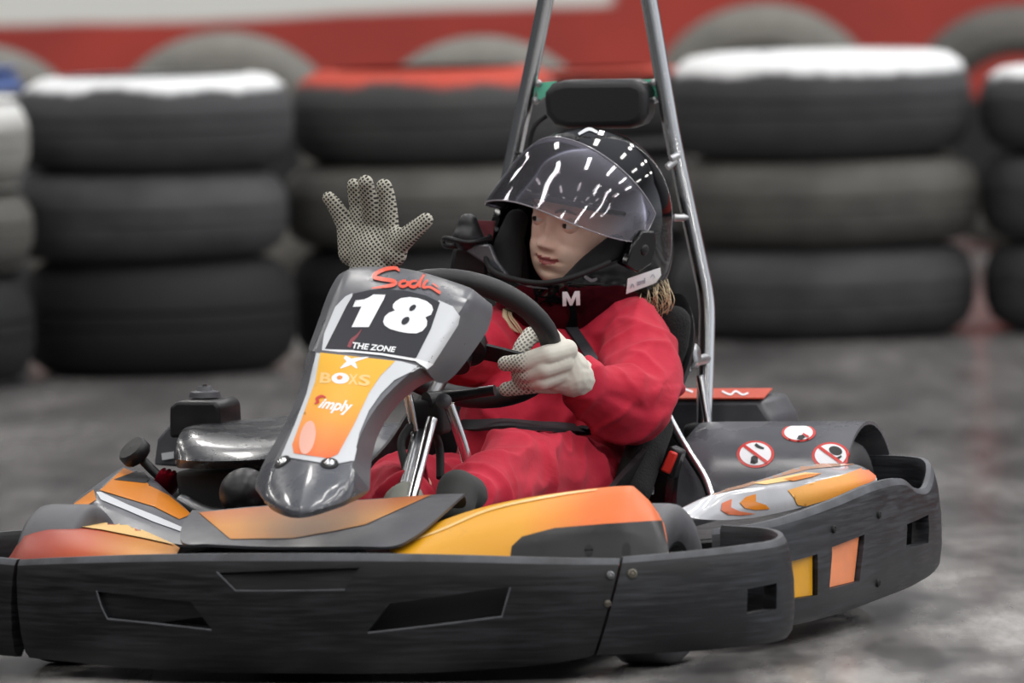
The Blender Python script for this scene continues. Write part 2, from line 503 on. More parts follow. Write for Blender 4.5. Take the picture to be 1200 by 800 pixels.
def stroke(pts, wd):
    """brush stroke of varying width"""
    P = [Vector((p[0], p[1], 0)) for p in pts]; P = catmull(P, 4); n = len(P)
    ws = catmull([Vector((q, 0, 0)) for q in (wd if isinstance(wd, (list, tuple)) else [wd] * len(pts))], 4)
    vs = []
    for i in range(n):
        t = (P[min(i + 1, n - 1)] - P[max(i - 1, 0)]).normalized(); nn = Vector((-t.y, t.x, 0)) * ws[i].x / 2
        vs += [tuple((P[i] + nn)[:2]), tuple((P[i] - nn)[:2])]
    return vs, [(2 * i, 2 * i + 1, 2 * i + 3, 2 * i + 2) for i in range(n - 1)]
def text_shape(s, quad, bold=0.02, shear=0.0):
    """letters fitted into the photo quad top-left, top-right, bottom-right, bottom-left"""
    c = bpy.data.curves.new('t', 'FONT'); c.body = s; c.offset = bold; c.shear = shear; c.resolution_u = 4
    o = bpy.data.objects.new('t', c); COL.objects.link(o)
    dg = bpy.context.evaluated_depsgraph_get(); dg.update()
    me = bpy.data.meshes.new_from_object(o.evaluated_get(dg))
    me.calc_loop_triangles()
    vs = [v.co.copy() for v in me.vertices]; fs = [tuple(t.vertices) for t in me.loop_triangles]
    bpy.data.objects.remove(o); bpy.data.curves.remove(c); bpy.data.meshes.remove(me)
    x0, x1 = min(v.x for v in vs), max(v.x for v in vs); y0, y1 = min(v.y for v in vs), max(v.y for v in vs)
    q = [Vector(p) for p in quad]; out = []
    for v in vs:
        u, t = (v.x - x0) / (x1 - x0), (v.y - y0) / (y1 - y0)
        out.append(tuple((q[0] * (1 - u) + q[1] * u) * t + (q[3] * (1 - u) + q[2] * u) * (1 - t)))
    return out, fs
def cut(o, cutters):
    """real openings: cutters = list of (points, normal, front, depth)"""
    tmp = []
    for pts, n, d0, d1 in cutters:
        vs, fs = prism_data(pts, n, d0, d1)
        c = mesh('cutter', vs, fs, None, None); c.matrix_world = KM; tmp.append(c)
    for c in tmp:
        b = o.modifiers.new('b', 'BOOLEAN'); b.operation = 'DIFFERENCE'; b.solver = 'EXACT'; b.object = c
    bake(o, 35)
    for c in tmp: bpy.data.objects.remove(c)
    return o
def on(bvh, pts):
    hs = [hit(bvh, *p) for p in pts]; hs = [h for h in hs if h]
    n = sum((h[1] for h in hs), Vector()).normalized()
    return [h[0] for h in hs], n

# ------------------------------------------------------------------ the hall: floor and wall
def structure(name, vs, fs, m):
    o = mesh(name, vs, fs, m, None, False); o['kind'] = 'structure'; return o
def floor_mat():
    t = NT('worn_sealed_concrete')
    tc = t.n('ShaderNodeTexCoord'); sp = t.n('ShaderNodeSeparateXYZ'); t.l(tc.outputs['Object'], sp.inputs[0])
    near_bright = t.n('ShaderNodeMapRange'); near_bright.inputs[1].default_value = 19.0; near_bright.inputs[2].default_value = 15.2; near_bright.inputs[3].default_value = 0.15
    t.l(t.math('SUBTRACT', sp.outputs[1], t.math('MULTIPLY', sp.outputs[0], 0.8)), near_bright.inputs[0])      # near-right brightness put into the floor colour
    big = t.noise(0.9, 6, 0.6, t.coord((0.8, 0.22, 1))); fine = t.noise(7, 3, 0.5, t.coord((0.7, 0.16, 1)))
    skid = t.noise(1.6, 5, 0.6, t.coord((0.5, 0.5, 1)), 0.6)
    c = t.mix(t.ramp(big, [(0.35, 0.0), (0.68, 1.0)]), '#545252', '#726f6e')
    c = t.mix(t.math('MULTIPLY', t.ramp(fine, [(0.40, 0.0), (0.66, 0.85)]), near_bright.outputs[0]), c, '#c9c6c2')
    c = t.mix(t.ramp(skid, [(0.50, 0.0), (0.72, 0.7)]), c, '#4d4b4c')
    gr = t.noise(26, 5, 0.65, t.coord((0.8, 0.12, 1)))
    c = t.mix(t.ramp(gr, [(0.38, 0.35), (0.62, 0.0)]), c, '#3c3b3b')
    t.col(c)
    t.rough(t.ramp(t.math('ADD', t.math('MULTIPLY', big, 0.6), t.math('MULTIPLY', fine, 0.4)), [(0.35, 0.12), (0.65, 0.32)]))
    t.b.inputs['Specular IOR Level'].default_value = 0.4
    t.bump(fine, 0.04, 0.006)
    return t.m
structure('floor', [(-16, -2, 0), (16, -2, 0), (16, 30, 0), (-16, 30, 0), (-16, -2, -0.2), (16, -2, -0.2), (16, 30, -0.2), (-16, 30, -0.2)],
          [(0, 1, 2, 3), (7, 6, 5, 4), (0, 4, 5, 1), (1, 5, 6, 2), (2, 6, 7, 3), (3, 7, 4, 0)], floor_mat())
def wall_mat():
    t = NT('red_painted_wall_with_white_band')
    tc = t.n('ShaderNodeTexCoord'); sp = t.n('ShaderNodeSeparateXYZ'); t.l(tc.outputs['Object'], sp.inputs[0])
    n = t.math('MULTIPLY', t.math('SUBTRACT', t.noise(0.8, 3), 0.5), 0.06)
    up = t.n('ShaderNodeMapRange'); up.inputs[1].default_value = 0.560; up.inputs[2].default_value = 0.575
    t.l(t.math('ADD', sp.outputs[2], n), up.inputs[0])
    lf = t.n('ShaderNodeMapRange'); lf.inputs[1].default_value = 0.30; lf.inputs[2].default_value = 0.27
    t.l(sp.outputs[0], lf.inputs[0])
    red = t.ramp(t.noise(3, 5), [(0.3, '#9a332b'), (0.7, '#b03d32')])
    dk = t.n('ShaderNodeMapRange'); dk.inputs[1].default_value = 0.30; dk.inputs[2].default_value = 0.33; t.l(sp.outputs[2], dk.inputs[0])
    red = t.mix(dk.outputs[0], '#141416', red)          # added dark band, keeps the gaps between the tyre stacks dark
    top = t.n('ShaderNodeMapRange'); top.inputs[1].default_value = 0.95; top.inputs[2].default_value = 1.0; t.l(sp.outputs[2], top.inputs[0])
    t.col(t.mix(top.outputs[0], t.mix(t.math('MULTIPLY', up.outputs[0], lf.outputs[0]), red, '#dedfda'), '#55565a'))      # grey cladding above
    t.b.inputs['Roughness'].default_value = 0.7
    return t.m
structure('wall_back', [(-16, 28, 0), (16, 28, 0), (16, 28, 6), (-16, 28, 6), (-16, 28.3, 0), (16, 28.3, 0), (16, 28.3, 6), (-16, 28.3, 6)],
          [(0, 1, 2, 3), (7, 6, 5, 4), (0, 4, 5, 1), (1, 5, 6, 2), (2, 6, 7, 3), (3, 7, 4, 0)], wall_mat())

# ------------------------------------------------------------------ barrier tyres
def tyre_profile(ro, ri, h):
    b = h / 2
    return [(ri, -b * 0.62), (ri + 0.02, -b * 0.78), (ri + 0.06, -b * 0.96), (ro - 0.09, -b), (ro - 0.045, -b * 0.93), (ro - 0.018, -b * 0.74),
            (ro - 0.004, -b * 0.42), (ro, -b * 0.2), (ro, -b * 0.16), (ro - 0.007, -b * 0.15), (ro - 0.007, -b * 0.11), (ro, -b * 0.10),
            (ro, b * 0.10), (ro - 0.007, b * 0.11), (ro - 0.007, b * 0.15), (ro, b * 0.16), (ro, b * 0.2),
            (ro - 0.004, b * 0.42), (ro - 0.018, b * 0.74), (ro - 0.045, b * 0.93), (ro - 0.09, b), (ri + 0.06, b * 0.96), (ri + 0.02, b * 0.78), (ri, b * 0.62),
            (ri + 0.03, b * 0.55), (ro - 0.03, b * 0.5), (ro - 0.02, 0), (ro - 0.03, -b * 0.5), (ri + 0.03, -b * 0.55)]
def tyre(loc, m, label, group, ro=0.30, h=0.19, ri=0.18, axis=(0, 0, 1), rz=0):
    vs, fs = lathe_data(tyre_profile(ro, ri, h), (0, 0, 0), (0, 0, 1), 72)
    o = mesh('tyre', vs, fs, m, None, True, True, 60)
    o.location = loc
    if axis != (0, 0, 1): o.rotation_euler = (R(90), 0, rz)
    tag(o, label, 'tyre', group); return o
T_black = tyre_mat('black_tyre', '#0f0f11', '#1e1e20')
T_grey = tyre_mat('grey_dusty_tyre', '#474644', '#686660', amt=0.8)
T_dark = tyre_mat('dark_tyre', '#343436', '#525253', amt=0.8)
T_white = tyre_mat('white_topped_tyre', '#363638', '#525254', '#e4e5e6', 0.066, 0.080)
T_red = tyre_mat('red_topped_tyre', '#353536', '#4d4c4a', '#b8412f', 0.062, 0.080)
T_blue = tyre_mat('blue_topped_tyre', '#2a2a2c', '#434345', '#4a5f94', 0.045, 0.065)
T_pale = tyre_mat('whitewashed_tyre', '#7d7c78', '#a9a7a1', '#dcdcda', 0.03, 0.08)
def ground(px, py):
    o, d = cam_ray(px, py); t = -o.z / d.z; return o + d * t
def stack(px, base_py, specs, ro=0.30, dx=()):
    """specs bottom to top: (material, height, label, group)"""
    g = ground(px, base_py); z = 0.0
    for i, (m, h, lab, grp) in enumerate(specs):
        off = dx[i] if i < len(dx) else 0.0
        tyre((g.x + off, g.y + ro, z + h / 2), m, lab, grp, ro + (0.004 if i % 2 else 0), h, 0.175)
        z += h
    return g
GS = 'tyres stacked along the barrier'
stack(974, 401, [(T_dark, 0.195, 'dark grey tyre at the floor, under two tyres right of the seat frame', GS),
                 (T_grey, 0.187, 'brown grey tyre in the middle of the stack right of the seat frame', GS),
                 (T_white, 0.222, 'big tyre with a white painted top right of the seat frame', GS)], ro=0.325, dx=(-0.004, 0.006, -0.004))
stack(1327, 391, [(T_dark, 0.19, 'dark tyre at the floor, cut off by the right edge of the photo', GS),
                  (T_dark, 0.19, 'dark tyre second from the floor, cut off by the right edge of the photo', GS),
                  (T_white, 0.185, 'white topped tyre cut off by the right edge of the photo', GS)])
stack(183, 444, [(T_black, 0.235, 'black tyre at the floor, below the white topped left stack', GS),
                 (T_dark, 0.183, 'dark dusty tyre in the middle of the white topped left stack', GS),
                 (T_white, 0.195, 'tyre with a white painted top on the left stack', GS)], ro=0.288, dx=(0.0, -0.02, 0.0))
stack(500, 427, [(T_black, 0.235, 'black tyre at the floor behind the number panel', GS),
                 (T_grey, 0.175, 'grey brown tyre behind the raised glove', GS),
                 (T_red, 0.195, 'tyre with a wide red painted top above the raised glove', GS)], ro=0.285, dx=(0.0, -0.008, 0.010))
stack(702, 387, [(T_black, 0.215, 'lowest tyre of the red topped stack behind the headrest', GS),
                 (T_dark, 0.18, 'middle tyre of the red topped stack behind the headrest', GS),
                 (T_red, 0.165, 'red topped tyre behind the headrest and helmet', GS)], ro=0.22)
stack(-112, 462, [(T_black, 0.235, 'black tyre at the floor, cut off by the left edge of the photo', GS),
                  (T_grey, 0.165, 'grey tyre below the whitewashed one at the left edge', GS),
                  (T_pale, 0.19, 'whitewashed tyre at the left edge of the photo', GS)], ro=0.255)
stack(-102, 414, [(T_black, 0.235, 'black lowest tyre of the blue topped stack at the left', GS),
                  (T_dark, 0.18, 'dark tyre below the blue topped one at the left', GS),
                  (T_blue, 0.19, 'tyre with a blue painted top at the left', GS)], ro=0.25)
T_up = tyre_mat('bare_grey_tyre', '#605f5a', '#85827c', amt=0.8)
T_up2 = tyre_mat('bare_dark_tyre', '#4a4946', '#66635f', amt=0.8)
for px, top, D, lab, m in ((-32, 52, 25.2, 'upright tyre against the wall at the left edge, blue top below it', T_up),
                           (260, 37, 25.0, 'upright tyre against the red wall behind the white topped left stack', T_up),
                           (562, 42, 24.6, 'upright tyre against the red wall left of the headrest', T_up),
                           (893, 4, 26.4, 'upright tyre against the red wall right of the headrest', T_up),
                           (1190, 6, 26.2, 'upright tyre against the red wall at the right edge', T_up2)):
    o_, d_ = cam_ray(px, top); p_ = o_ + d_ * (D / d_.y)
    ro = p_.z / 2
    tyre((p_.x, D, ro), m, lab, 'tyres standing upright against the wall', ro, 0.19, ro * 0.6, axis=(0, 1, 0), rz=R(random.uniform(-6, 6)))

# ------------------------------------------------------------------ GO-KART
kart = bpy.data.objects.new('go_kart', None); COL.objects.link(kart); kart.matrix_world = KM
tag(kart, 'black and orange racing kart number 18 with a steel roll frame', 'kart')
ORG[kart] = Vector((0, 0, 0))

# --- bumpers: a rounded profile swept along the plan outline
PROF = [(0.000, 0.0), (0.006, 0.06), (0.010, 0.25), (0.010, 0.55), (0.006, 0.80), (0.001, 0.94), (-0.004, 1.0), (-0.011, 1.0), (-0.015, 0.95),
        (-0.016, 0.6), (-0.016, 0.1), (-0.008, 0.0)]
def bumper(name, path, m, sk0=0.0, sk1=0.0, side=1, parent=kart, prof=PROF):
    """path: (x, y, z_bottom, z_top)"""
    P = catmull([Vector((p[0], p[1], 0)) for p in path], 8); Z = catmull([Vector((p[2], p[3], 0)) for p in path], 8)
    n = len(P); k = len(prof); vs, fs = [], []
    for i in range(n):
        t = (P[min(i + 1, n - 1)] - P[max(i - 1, 0)]).normalized(); nn = Vector((t.y, -t.x, 0)) * side
        f = i / (n - 1); w0 = max(0, 1 - f / 0.25); w1 = max(0, 1 - (1 - f) / 0.25)
        for off, h in prof:
            q = P[i] + nn * off + t * (-(1 - h) * sk1 * w1 - (1 - h) * sk0 * w0)
            vs.append(Vector((q.x, q.y, Z[i].x + (Z[i].y - Z[i].x) * h)))
    for i in range(n - 1):
        for j in range(k):
            q = (j + 1) % k; fs.append((i * k + j, i * k + q, (i + 1) * k + q, (i + 1) * k + j))
    fs.append(tuple(range(k))); fs.append(tuple((n - 1) * k + j for j in range(k)))
    o = mesh(name, vs, fs, m, parent, True, True, 50)
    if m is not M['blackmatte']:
        o.data.materials.append(M['wear_glint'])                    # rim highlight painted in as a paler tone
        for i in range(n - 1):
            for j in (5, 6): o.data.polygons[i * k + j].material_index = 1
    return o
fb = bumper('front_bumper', [(-0.435, 0.105, 0.028, 0.165), (-0.36, 0.066, 0.026, 0.171), (-0.2, 0.022, 0.018, 0.179), (0, 0.0, 0.016, 0.182),
                             (0.2, 0.022, 0.016, 0.179), (0.36, 0.066, 0.024, 0.171), (0.448, 0.11, 0.034, 0.166)], M['bumper'], sk1=0.042, sk0=-0.02)
prism('floor_shade_plate', [(-0.40, 0.125, 0.045), (-0.2, 0.045, 0.045), (0, 0.025, 0.045), (0.2, 0.045, 0.045), (0.41, 0.13, 0.045), (0.40, 0.22, 0.045), (0.34, 0.24, 0.045), (0.34, 0.5, 0.045), (-0.34, 0.5, 0.045), (-0.34, 0.24, 0.045), (-0.40, 0.22, 0.045)], (0, 0, 1), -0.004, 0.004, M['blackmatte'], kart)  # added plate, unseen; keeps the floor under the bumper dark
bumper('slot_shade_backing', [(-0.40, 0.125, 0.045, 0.15), (-0.2, 0.072, 0.045, 0.15), (0, 0.05, 0.045, 0.15), (0.2, 0.072, 0.045, 0.15), (0.40, 0.125, 0.045, 0.15)], M['blackmatte'])  # added black backing for the shade inside the slots
B = bvh_of(fb)
cuts = []
for pts, d in (([(430, 741), (457, 707), (597, 687), (587, 722)], 0.06), ([(114, 693), (224, 705), (248, 737), (126, 724)], 0.009),
               ([(255, 671), (421, 665), (404, 690), (276, 691)], 0.007)):
    p, n = on(B, pts); cuts.append((p, n, 0.03, -d))
p, n = on(B, [(182, 730), (236, 723), (247, 736)]); cuts.append((p, n, 0.03, -0.06))
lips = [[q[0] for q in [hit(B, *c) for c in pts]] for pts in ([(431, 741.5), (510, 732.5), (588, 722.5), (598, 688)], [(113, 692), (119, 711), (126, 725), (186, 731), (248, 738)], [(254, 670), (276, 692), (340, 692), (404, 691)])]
cut(fb, cuts)
for lp in lips: tube('slot_glint', lp, 0.0014, M['wear_glint'], fb, 8, 1)  # thin pale tubes standing in for the highlight along the slot edges
cornerL = bumper('bumper_corner', [(0.452, 0.112, 0.034, 0.168), (0.53, 0.155, 0.034, 0.172), (0.595, 0.215, 0.036, 0.176), (0.625, 0.28, 0.038, 0.178),
                                   (0.618, 0.345, 0.042, 0.182), (0.575, 0.42, 0.046, 0.184), (0.50, 0.455, 0.05, 0.186)], M['sidebumper'], sk0=0.042)
B = bvh_of(cornerL)
p, n = on(B, [(876, 690), (910, 683), (910, 713), (875, 719)]); cut(cornerL, [(p, n, 0.03, -0.06)])
cornerR = bumper('bumper_corner', [(-0.440, 0.108, 0.028, 0.165), (-0.53, 0.155, 0.03, 0.168), (-0.595, 0.215, 0.032, 0.172), (-0.625, 0.28, 0.034, 0.175),
                                   (-0.618, 0.345, 0.038, 0.178), (-0.575, 0.42, 0.044, 0.18), (-0.50, 0.455, 0.05, 0.182)], M['bumper'], side=-1)
def bolt(px, py, bvh, r, m, parent, h=0.004):
    q = hit(bvh, px, py)
    if q: return lathe('bolt', [(0.0005, h), (r * 0.35, h), (r * 0.45, h * 0.5), (r * 0.6, h), (r * 0.9, h * 0.8), (r, 0), (r, -0.004), (0.0005, -0.004)], q[0], q[1], m, parent, 18)
M['boltold'] = mat('grimy_bolt', '#6b675d', 0.4, 0.6)
bolt(741, 672, bvh_of(cornerL), 0.007, M['boltold'], cornerL)
bolt(715, 674, bvh_of(fb), 0.006, M['steel'], fb); bolt(712, 707, bvh_of(fb), 0.005, M['boltold'], fb)

SB = [(0.465, 0.50, 0.045, 0.176), (0.525, 0.52, 0.034, 0.182), (0.555, 0.60, 0.032, 0.188), (0.575, 0.76, 0.034, 0.198), (0.588, 0.92, 0.040, 0.209),
      (0.592, 1.06, 0.044, 0.206), (0.592, 1.14, 0.048, 0.186), (0.588, 1.22, 0.052, 0.183), (0.575, 1.29, 0.056, 0.212), (0.53, 1.345, 0.06, 0.218), (0.44, 1.37, 0.06, 0.218), (0.34, 1.375, 0.06, 0.216)]
sideL = bumper('side_bumper', SB, M['sidebumper'])
sideR = bumper('side_bumper', [(-x, y, a, b) for x, y, a, b in SB], M['sidebumper'], side=-1)
B = bvh_of(sideL)
cuts = []
for pts in ([(912, 661), (958, 649), (958, 697), (912, 704)], [(975, 641), (1013, 626), (1007, 681), (972, 690)], [(1063, 614), (1088, 603), (1088, 636), (1062, 642)]):
    p, n = on(B, pts); cuts.append((p, n, 0.03, -0.06))
cut(sideL, cuts)
p, n = on(B, [(905, 655), (962, 642), (962, 703), (905, 712)])
p, n = on(B, [(913.5, 660), (957, 650), (957, 697), (913.5, 703)])
prism('yellow_panel', p, n, -0.007, -0.012, M['gold'], kart)
p, n = on(B, [(968, 640), (1016, 622), (1011, 690), (966, 696)])
p, n = on(B, [(976, 641), (1012, 627), (1006, 681), (973, 689)])
prism('orange_panel', p, n, -0.007, -0.012, M['peach'], kart)
BSL = bvh_of(sideL)
for q in ((976, 620), (1029, 603), (1028, 683)): bolt(q[0], q[1], BSL, 0.006, M['blackmatte'], sideL)

# --- floor tray, chassis rails, axle
prism('floor_tray', [(-0.30, 0.20, 0.030), (0.30, 0.20, 0.030), (0.36, 0.5, 0.030), (0.36, 1.25, 0.030), (-0.36, 1.25, 0.030), (-0.36, 0.5, 0.030)], (0, 0, 1), 0, 0.004, M['steel'], kart)
for s in (-1, 1):
    tube('chassis_rail', [(s * 0.22, 0.10, 0.06), (s * 0.28, 0.3, 0.05), (s * 0.34, 0.55, 0.05), (s * 0.34, 1.0, 0.05), (s * 0.30, 1.5, 0.06)], 0.015, M['black'], kart)
    tube('nerf_bar', [(s * 0.34, 0.58, 0.06), (s * 0.50, 0.62, 0.09), (s * 0.54, 0.9, 0.10), (s * 0.50, 1.14, 0.09), (s * 0.34, 1.16, 0.06)], 0.010, M['steel'], kart)
tube('rear_axle', [(-0.47, 1.27, 0.125), (0.47, 1.27, 0.125)], 0.018, M['steel'], kart, sub=1)
tube('front_axle', [(-0.42, 0.33, 0.113), (-0.3, 0.30, 0.09), (0.3, 0.30, 0.09), (0.42, 0.33, 0.113)], 0.014, M['steel'], kart)

# --- wheels
def wheel(c, r, wd, steer, m, rim=True):
    ax = Matrix.Rotation(steer, 3, 'Z') @ Vector((1, 0, 0)); b = wd / 2
    prof = [(r * 0.52, -b * 0.86), (r * 0.62, -b * 0.98), (r * 0.80, -b), (r * 0.93, -b * 0.92), (r * 0.985, -b * 0.76), (r, -b * 0.5), (r, b * 0.5), (r * 0.985, b * 0.76), (r * 0.93, b * 0.92), (r * 0.80, b), (r * 0.62, b * 0.98), (r * 0.52, b * 0.86)]
    t = lathe('wheel', prof, c, ax, m, kart, 40)
    lathe('rim', [(r * 0.53, -b * 0.88), (r * 0.53, b * 0.88), (r * 0.48, b * 0.84), (r * 0.42, b * 0.35), (r * 0.22, b * 0.30), (r * 0.22, b * 0.55), (r * 0.14, b * 0.7), (0.0008, b * 0.7), (0.0008, -b * 0.7), (r * 0.2, -b * 0.7), (r * 0.44, -b * 0.84)], c, ax, M['steel'], t, 28)
    lathe('hub_nut', [(0.0006, b * 0.86), (r * 0.10, b * 0.86), (r * 0.12, b * 0.8), (r * 0.12, b * 0.6), (0.0006, b * 0.6)], c, ax, M['castalu'], t, 6)
    return t
wheel((0.425, 0.33, 0.113), 0.113, 0.09, R(-4), M['slick'])
wheel((-0.44, 0.33, 0.113), 0.113, 0.09, R(-4), M['slick'])
wheel((0.395, 1.27, 0.125), 0.125, 0.15, 0, M['rubber'])
wheel((-0.395, 1.27, 0.125), 0.125, 0.15, 0, M['rubber'])

# --- front fairings
OF1 = orange_fade('orange_film_left_wing', [(0.0, '#d99c17'), (0.45, '#dd9a20'), (0.75, '#e0702a'), (1.0, '#dd6a33')], 0, 0.12, 0.46)
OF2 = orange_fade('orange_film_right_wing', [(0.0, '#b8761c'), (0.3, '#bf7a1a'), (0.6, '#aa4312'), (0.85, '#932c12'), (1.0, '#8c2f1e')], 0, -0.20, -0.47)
OF3 = orange_fade('orange_film_middle', [(0.0, '#bd7612'), (0.5, '#c47e16'), (1.0, '#ad5214')], 1, 0.10, 0.34)
rows = []
st = [((455, 647), (457, 640), (459, 637), (466, 636)), ((492, 652), (500, 628), (510, 611), (518, 612)), ((552, 655), (562, 620), (575, 589), (582, 590)),
      ((640, 658), (648, 612), (655, 576), (660, 578)), ((705, 662), (715, 610), (724, 568), (727, 571)), ((740, 662), (741, 612), (741, 568), (745, 572)), ((772, 662), (772, 622), (760, 585), (762, 588)), ((784, 662), (783, 636), (777, 608), (779, 612))]
for col in range(4):
    rows.append([K(p[col][0], p[col][1], (0.135, 0.165, 0.235, 0.33)[col] + (0.05 * max(0, i - 3) / 4)) for i, p in enumerate(st)])
wingL = patch('front_fairing', rows, OF1, kart, 2, cc=(5, 6), cr=(2,), thick=0.004)
B = bvh_of(wingL)
poly('black_flank', [(597, 660), (600, 640), (612, 629), (650, 619), (710, 614), (775, 610), (782, 640), (783, 664), (700, 664)], B, M['black'], wingL, 0.0012)
poly('air_hole', ell(690, 645, 5, 7), B, M['blackmatte'], wingL, 0.002); poly('air_hole', ell(734, 645, 5, 9), B, M['blackmatte'], wingL, 0.002)
lay('pale_edge_line', [stroke([(470, 639), (520, 620), (575, 597), (650, 581), (700, 574)], [1.5, 2.5, 3, 2.5, 1.5])], B, M['paleorange'], wingL, 0.0012)
st = [((0, 668), (4, 662), (10, 654), (22, 648)), ((20, 668), (22, 642), (30, 621), (40, 618)), ((60, 664), (62, 640), (70, 619), (85, 614)), ((110, 662), (112, 640), (120, 623), (145, 612)),
      ((160, 660), (160, 645), (165, 633), (172, 625)), ((205, 655), (207, 648), (210, 643), (213, 641))]
rows = [[K(p[c][0], p[c][1], (0.15, 0.17, 0.24, 0.36)[c] + 0.03 * max(0, 2 - i)) for i, p in enumerate(st)] for c in range(4)]
wingR = patch('front_fairing', rows, OF2, kart, 2, cc=(1,), cr=(2,), thick=0.004)
B = bvh_of(wingR)
poly('pale_top_facet', [(84, 617), (110, 614.5), (145, 613), (175, 626), (206, 640), (170, 632), (120, 622)], B, M['paleorange'], wingR, 0.0022)

front = [(207, 640), (240, 637), (290, 640), (345, 641), (400, 640), (440, 640), (470, 642)]
mid = [(213, 612), (262, 618), (300, 620), (350, 618), (410, 610), (465, 606), (510, 610)]
back = [(226, 597), (240, 598), (298, 592), (360, 588), (436, 584), (508, 578), (545, 577)]
end = [(229, 600), (244, 604), (300, 600), (362, 596), (440, 594), (512, 588), (551, 597)]
mf = patch('middle_fairing', [[K(a, b, 0.12) for a, b in front], [K(a, b, 0.20) for a, b in mid], [K(a, b, 0.33) for a, b in back], [K(a, b, 0.36) for a, b in end]], M['darkgrey'], kart, 2, cc=(1,), cr=(2,), thick=0.004)
B = bvh_of(mf)
poly('orange_film', [(233, 601), (296, 595), (360, 590), (434, 586), (506, 580), (468, 597), (428, 615), (395, 622), (344, 631), (270, 632)], B, OF3, mf, 0.001)

# --- nose column and number panel
def rows5(data): return [[K(*p) for p in r] for r in data]
col_rows = rows5([
    [(312, 590, .20), (318, 597, .12), (347, 613, .025), (402, 593, .12), (428, 581, .20)],
    [(299, 573, .20), (309, 585, .12), (348, 605, .022), (408, 585, .12), (433, 574, .20)],
    [(299, 564, .21), (313, 570, .13), (354, 576, .075), (412, 562, .13), (434, 564, .21)],
    [(309, 540, .24), (322, 541, .175), (362, 546, .135), (413, 545, .165), (434, 546, .25)],
    [(328, 508, .28), (340, 508, .22), (377, 512, .19), (420, 512, .21), (440, 512, .30)],
    [(346, 474, .33), (356, 474, .275), (396, 474, .25), (440, 476, .27), (461, 477, .35)],
    [(356, 441, .37), (367, 441, .325), (410, 445, .30), (466, 450, .315), (492, 450, .40)],
    [(357, 424, .40), (367, 424, .345), (419, 428, .325), (480, 438, .335), (508, 446, .43)],
    [(360, 411, .42), (369, 409, .365), (424, 415, .345), (492, 428, .355), (520, 440, .45)]])
column = patch('nose_fairing', col_rows, M['greyplastic'], kart, 2, cc=(1, 3), cr=(1,), crease=0.6, thick=0.004)
up_rows = rows5([
    [(359, 412, .44), (366, 411, .365), (428, 418.5, .345), (499, 432, .365), (517, 459, .45)],
    [(368, 390, .46), (377, 387, .40), (440, 391, .385), (516, 403, .40), (546, 425, .49)],
    [(379, 358, .50), (389, 354, .45), (457, 347, .435), (537, 369, .45), (571, 388, .55)],
    [(386, 339, .53), (397, 334, .475), (464, 327, .462), (550, 350, .475), (578, 368, .57)],
    [(397, 320, .57), (408, 314, .54), (472, 309, .53), (553, 336, .54), (577, 354, .59)],
    [(402, 320, .61), (414, 313, .60), (474, 310, .60), (552, 338, .60), (573, 358, .62)]])
panel = patch('number_panel', up_rows, M['greyplastic'], kart, 3, cc=(1, 3), cr=(2,), crease=0.6, thick=0.004)
BC, BP = bvh_of(column), bvh_of(panel)
# prints on the column
OFC = orange_fade('orange_film_nose', [(0.0, '#e2512a'), (0.35, '#e6893a'), (0.6, '#e6a62c'), (1.0, '#e8b02c')], 2, 0.285, 0.44)
poly('pale_strip', [(371, 414), (470, 424), (492, 430), (480, 437), (462, 446), (446, 462), (432, 482), (421, 508), (414, 540), (390, 545), (330, 535), (345, 500), (360, 462)], BC, M['palewhite'], column, 0.0013)
poly('orange_film', [(376, 414), (463, 424), (446, 441), (432, 462), (414, 500), (396, 533), (385, 538), (345, 532), (343, 522), (357, 484), (370, 448)], BC, OFC, column, 0.0019)
poly('nose_cap_film', [(303, 566), (313, 543), (335, 540), (362, 546), (410, 545), (431, 572), (400, 588), (347, 605), (312, 590)], BC, M['nosegrey'], column, 0.0013)
poly('pale_sheen_patch', ell(361, 514, 9, 20, 0.2), BC, mat('pale_pink_sheen', '#eeb6a4', 0.2, coat=0.6), column, 0.0024)  # sheen on the nose painted as a pale pink patch
def px6(pts): return [(360 + x / 8, 400 + y / 8) for x, y in pts]
lay('star_logo', [stroke(px6([(315, 262), (380, 222), (440, 188), (575, 158)]), [1, 5.5, 5.0, .6]), stroke(px6([(355, 155), (400, 190), (440, 225), (468, 262)]), [4, 6, 5, 1.5])], BC, M['white'], column, 0.0024)
poly('letter_o', px6(ell(315, 357, 82, 52)), BC, M['white'], column, 0.0024)
poly('letter_counter', px6(ell(310, 352, 26, 18)), BC, M['orangeflat'], column, 0.0031)
for nm, qd in (('B', [(135, 300), (235, 305), (225, 405), (120, 400)]), ('X', [(395, 315), (480, 320), (475, 420), (385, 412)]), ('S', [(490, 320), (600, 325), (585, 430), (480, 425)])):
    lay('letter_' + nm.lower(), [text_shape(nm, px6(qd), 0.03)], BC, M['paleorange'], column, 0.0024)
lay('script_logo', [text_shape('imply', px6([(150, 540), (435, 570), (415, 715), (90, 660)]), 0.03, 0.3)], BC, M['white'], column, 0.0024)
lay('red_initial', [stroke(px6([(180, 540), (140, 525), (95, 550), (110, 580), (75, 595)]), [2, 3, 3.5, 3, 1.5])], BC, M['red'], column, 0.0027)
for q in ((331, 542), (386, 544)):
    h = hit(BC, *q)
    b = lathe('screw', [(0.0005, 0.006), (0.005, 0.006), (0.0075, 0.004), (0.0085, 0.0), (0.0085, -0.004), (0.0005, -0.004)], h[0], h[1], M['chrome'], column, 20)
    lathe('washer', [(0.0085, 0.003), (0.0125, 0.0025), (0.0135, -0.003), (0.0085, -0.003)], h[0], h[1], M['blackmatte'], column, 20)
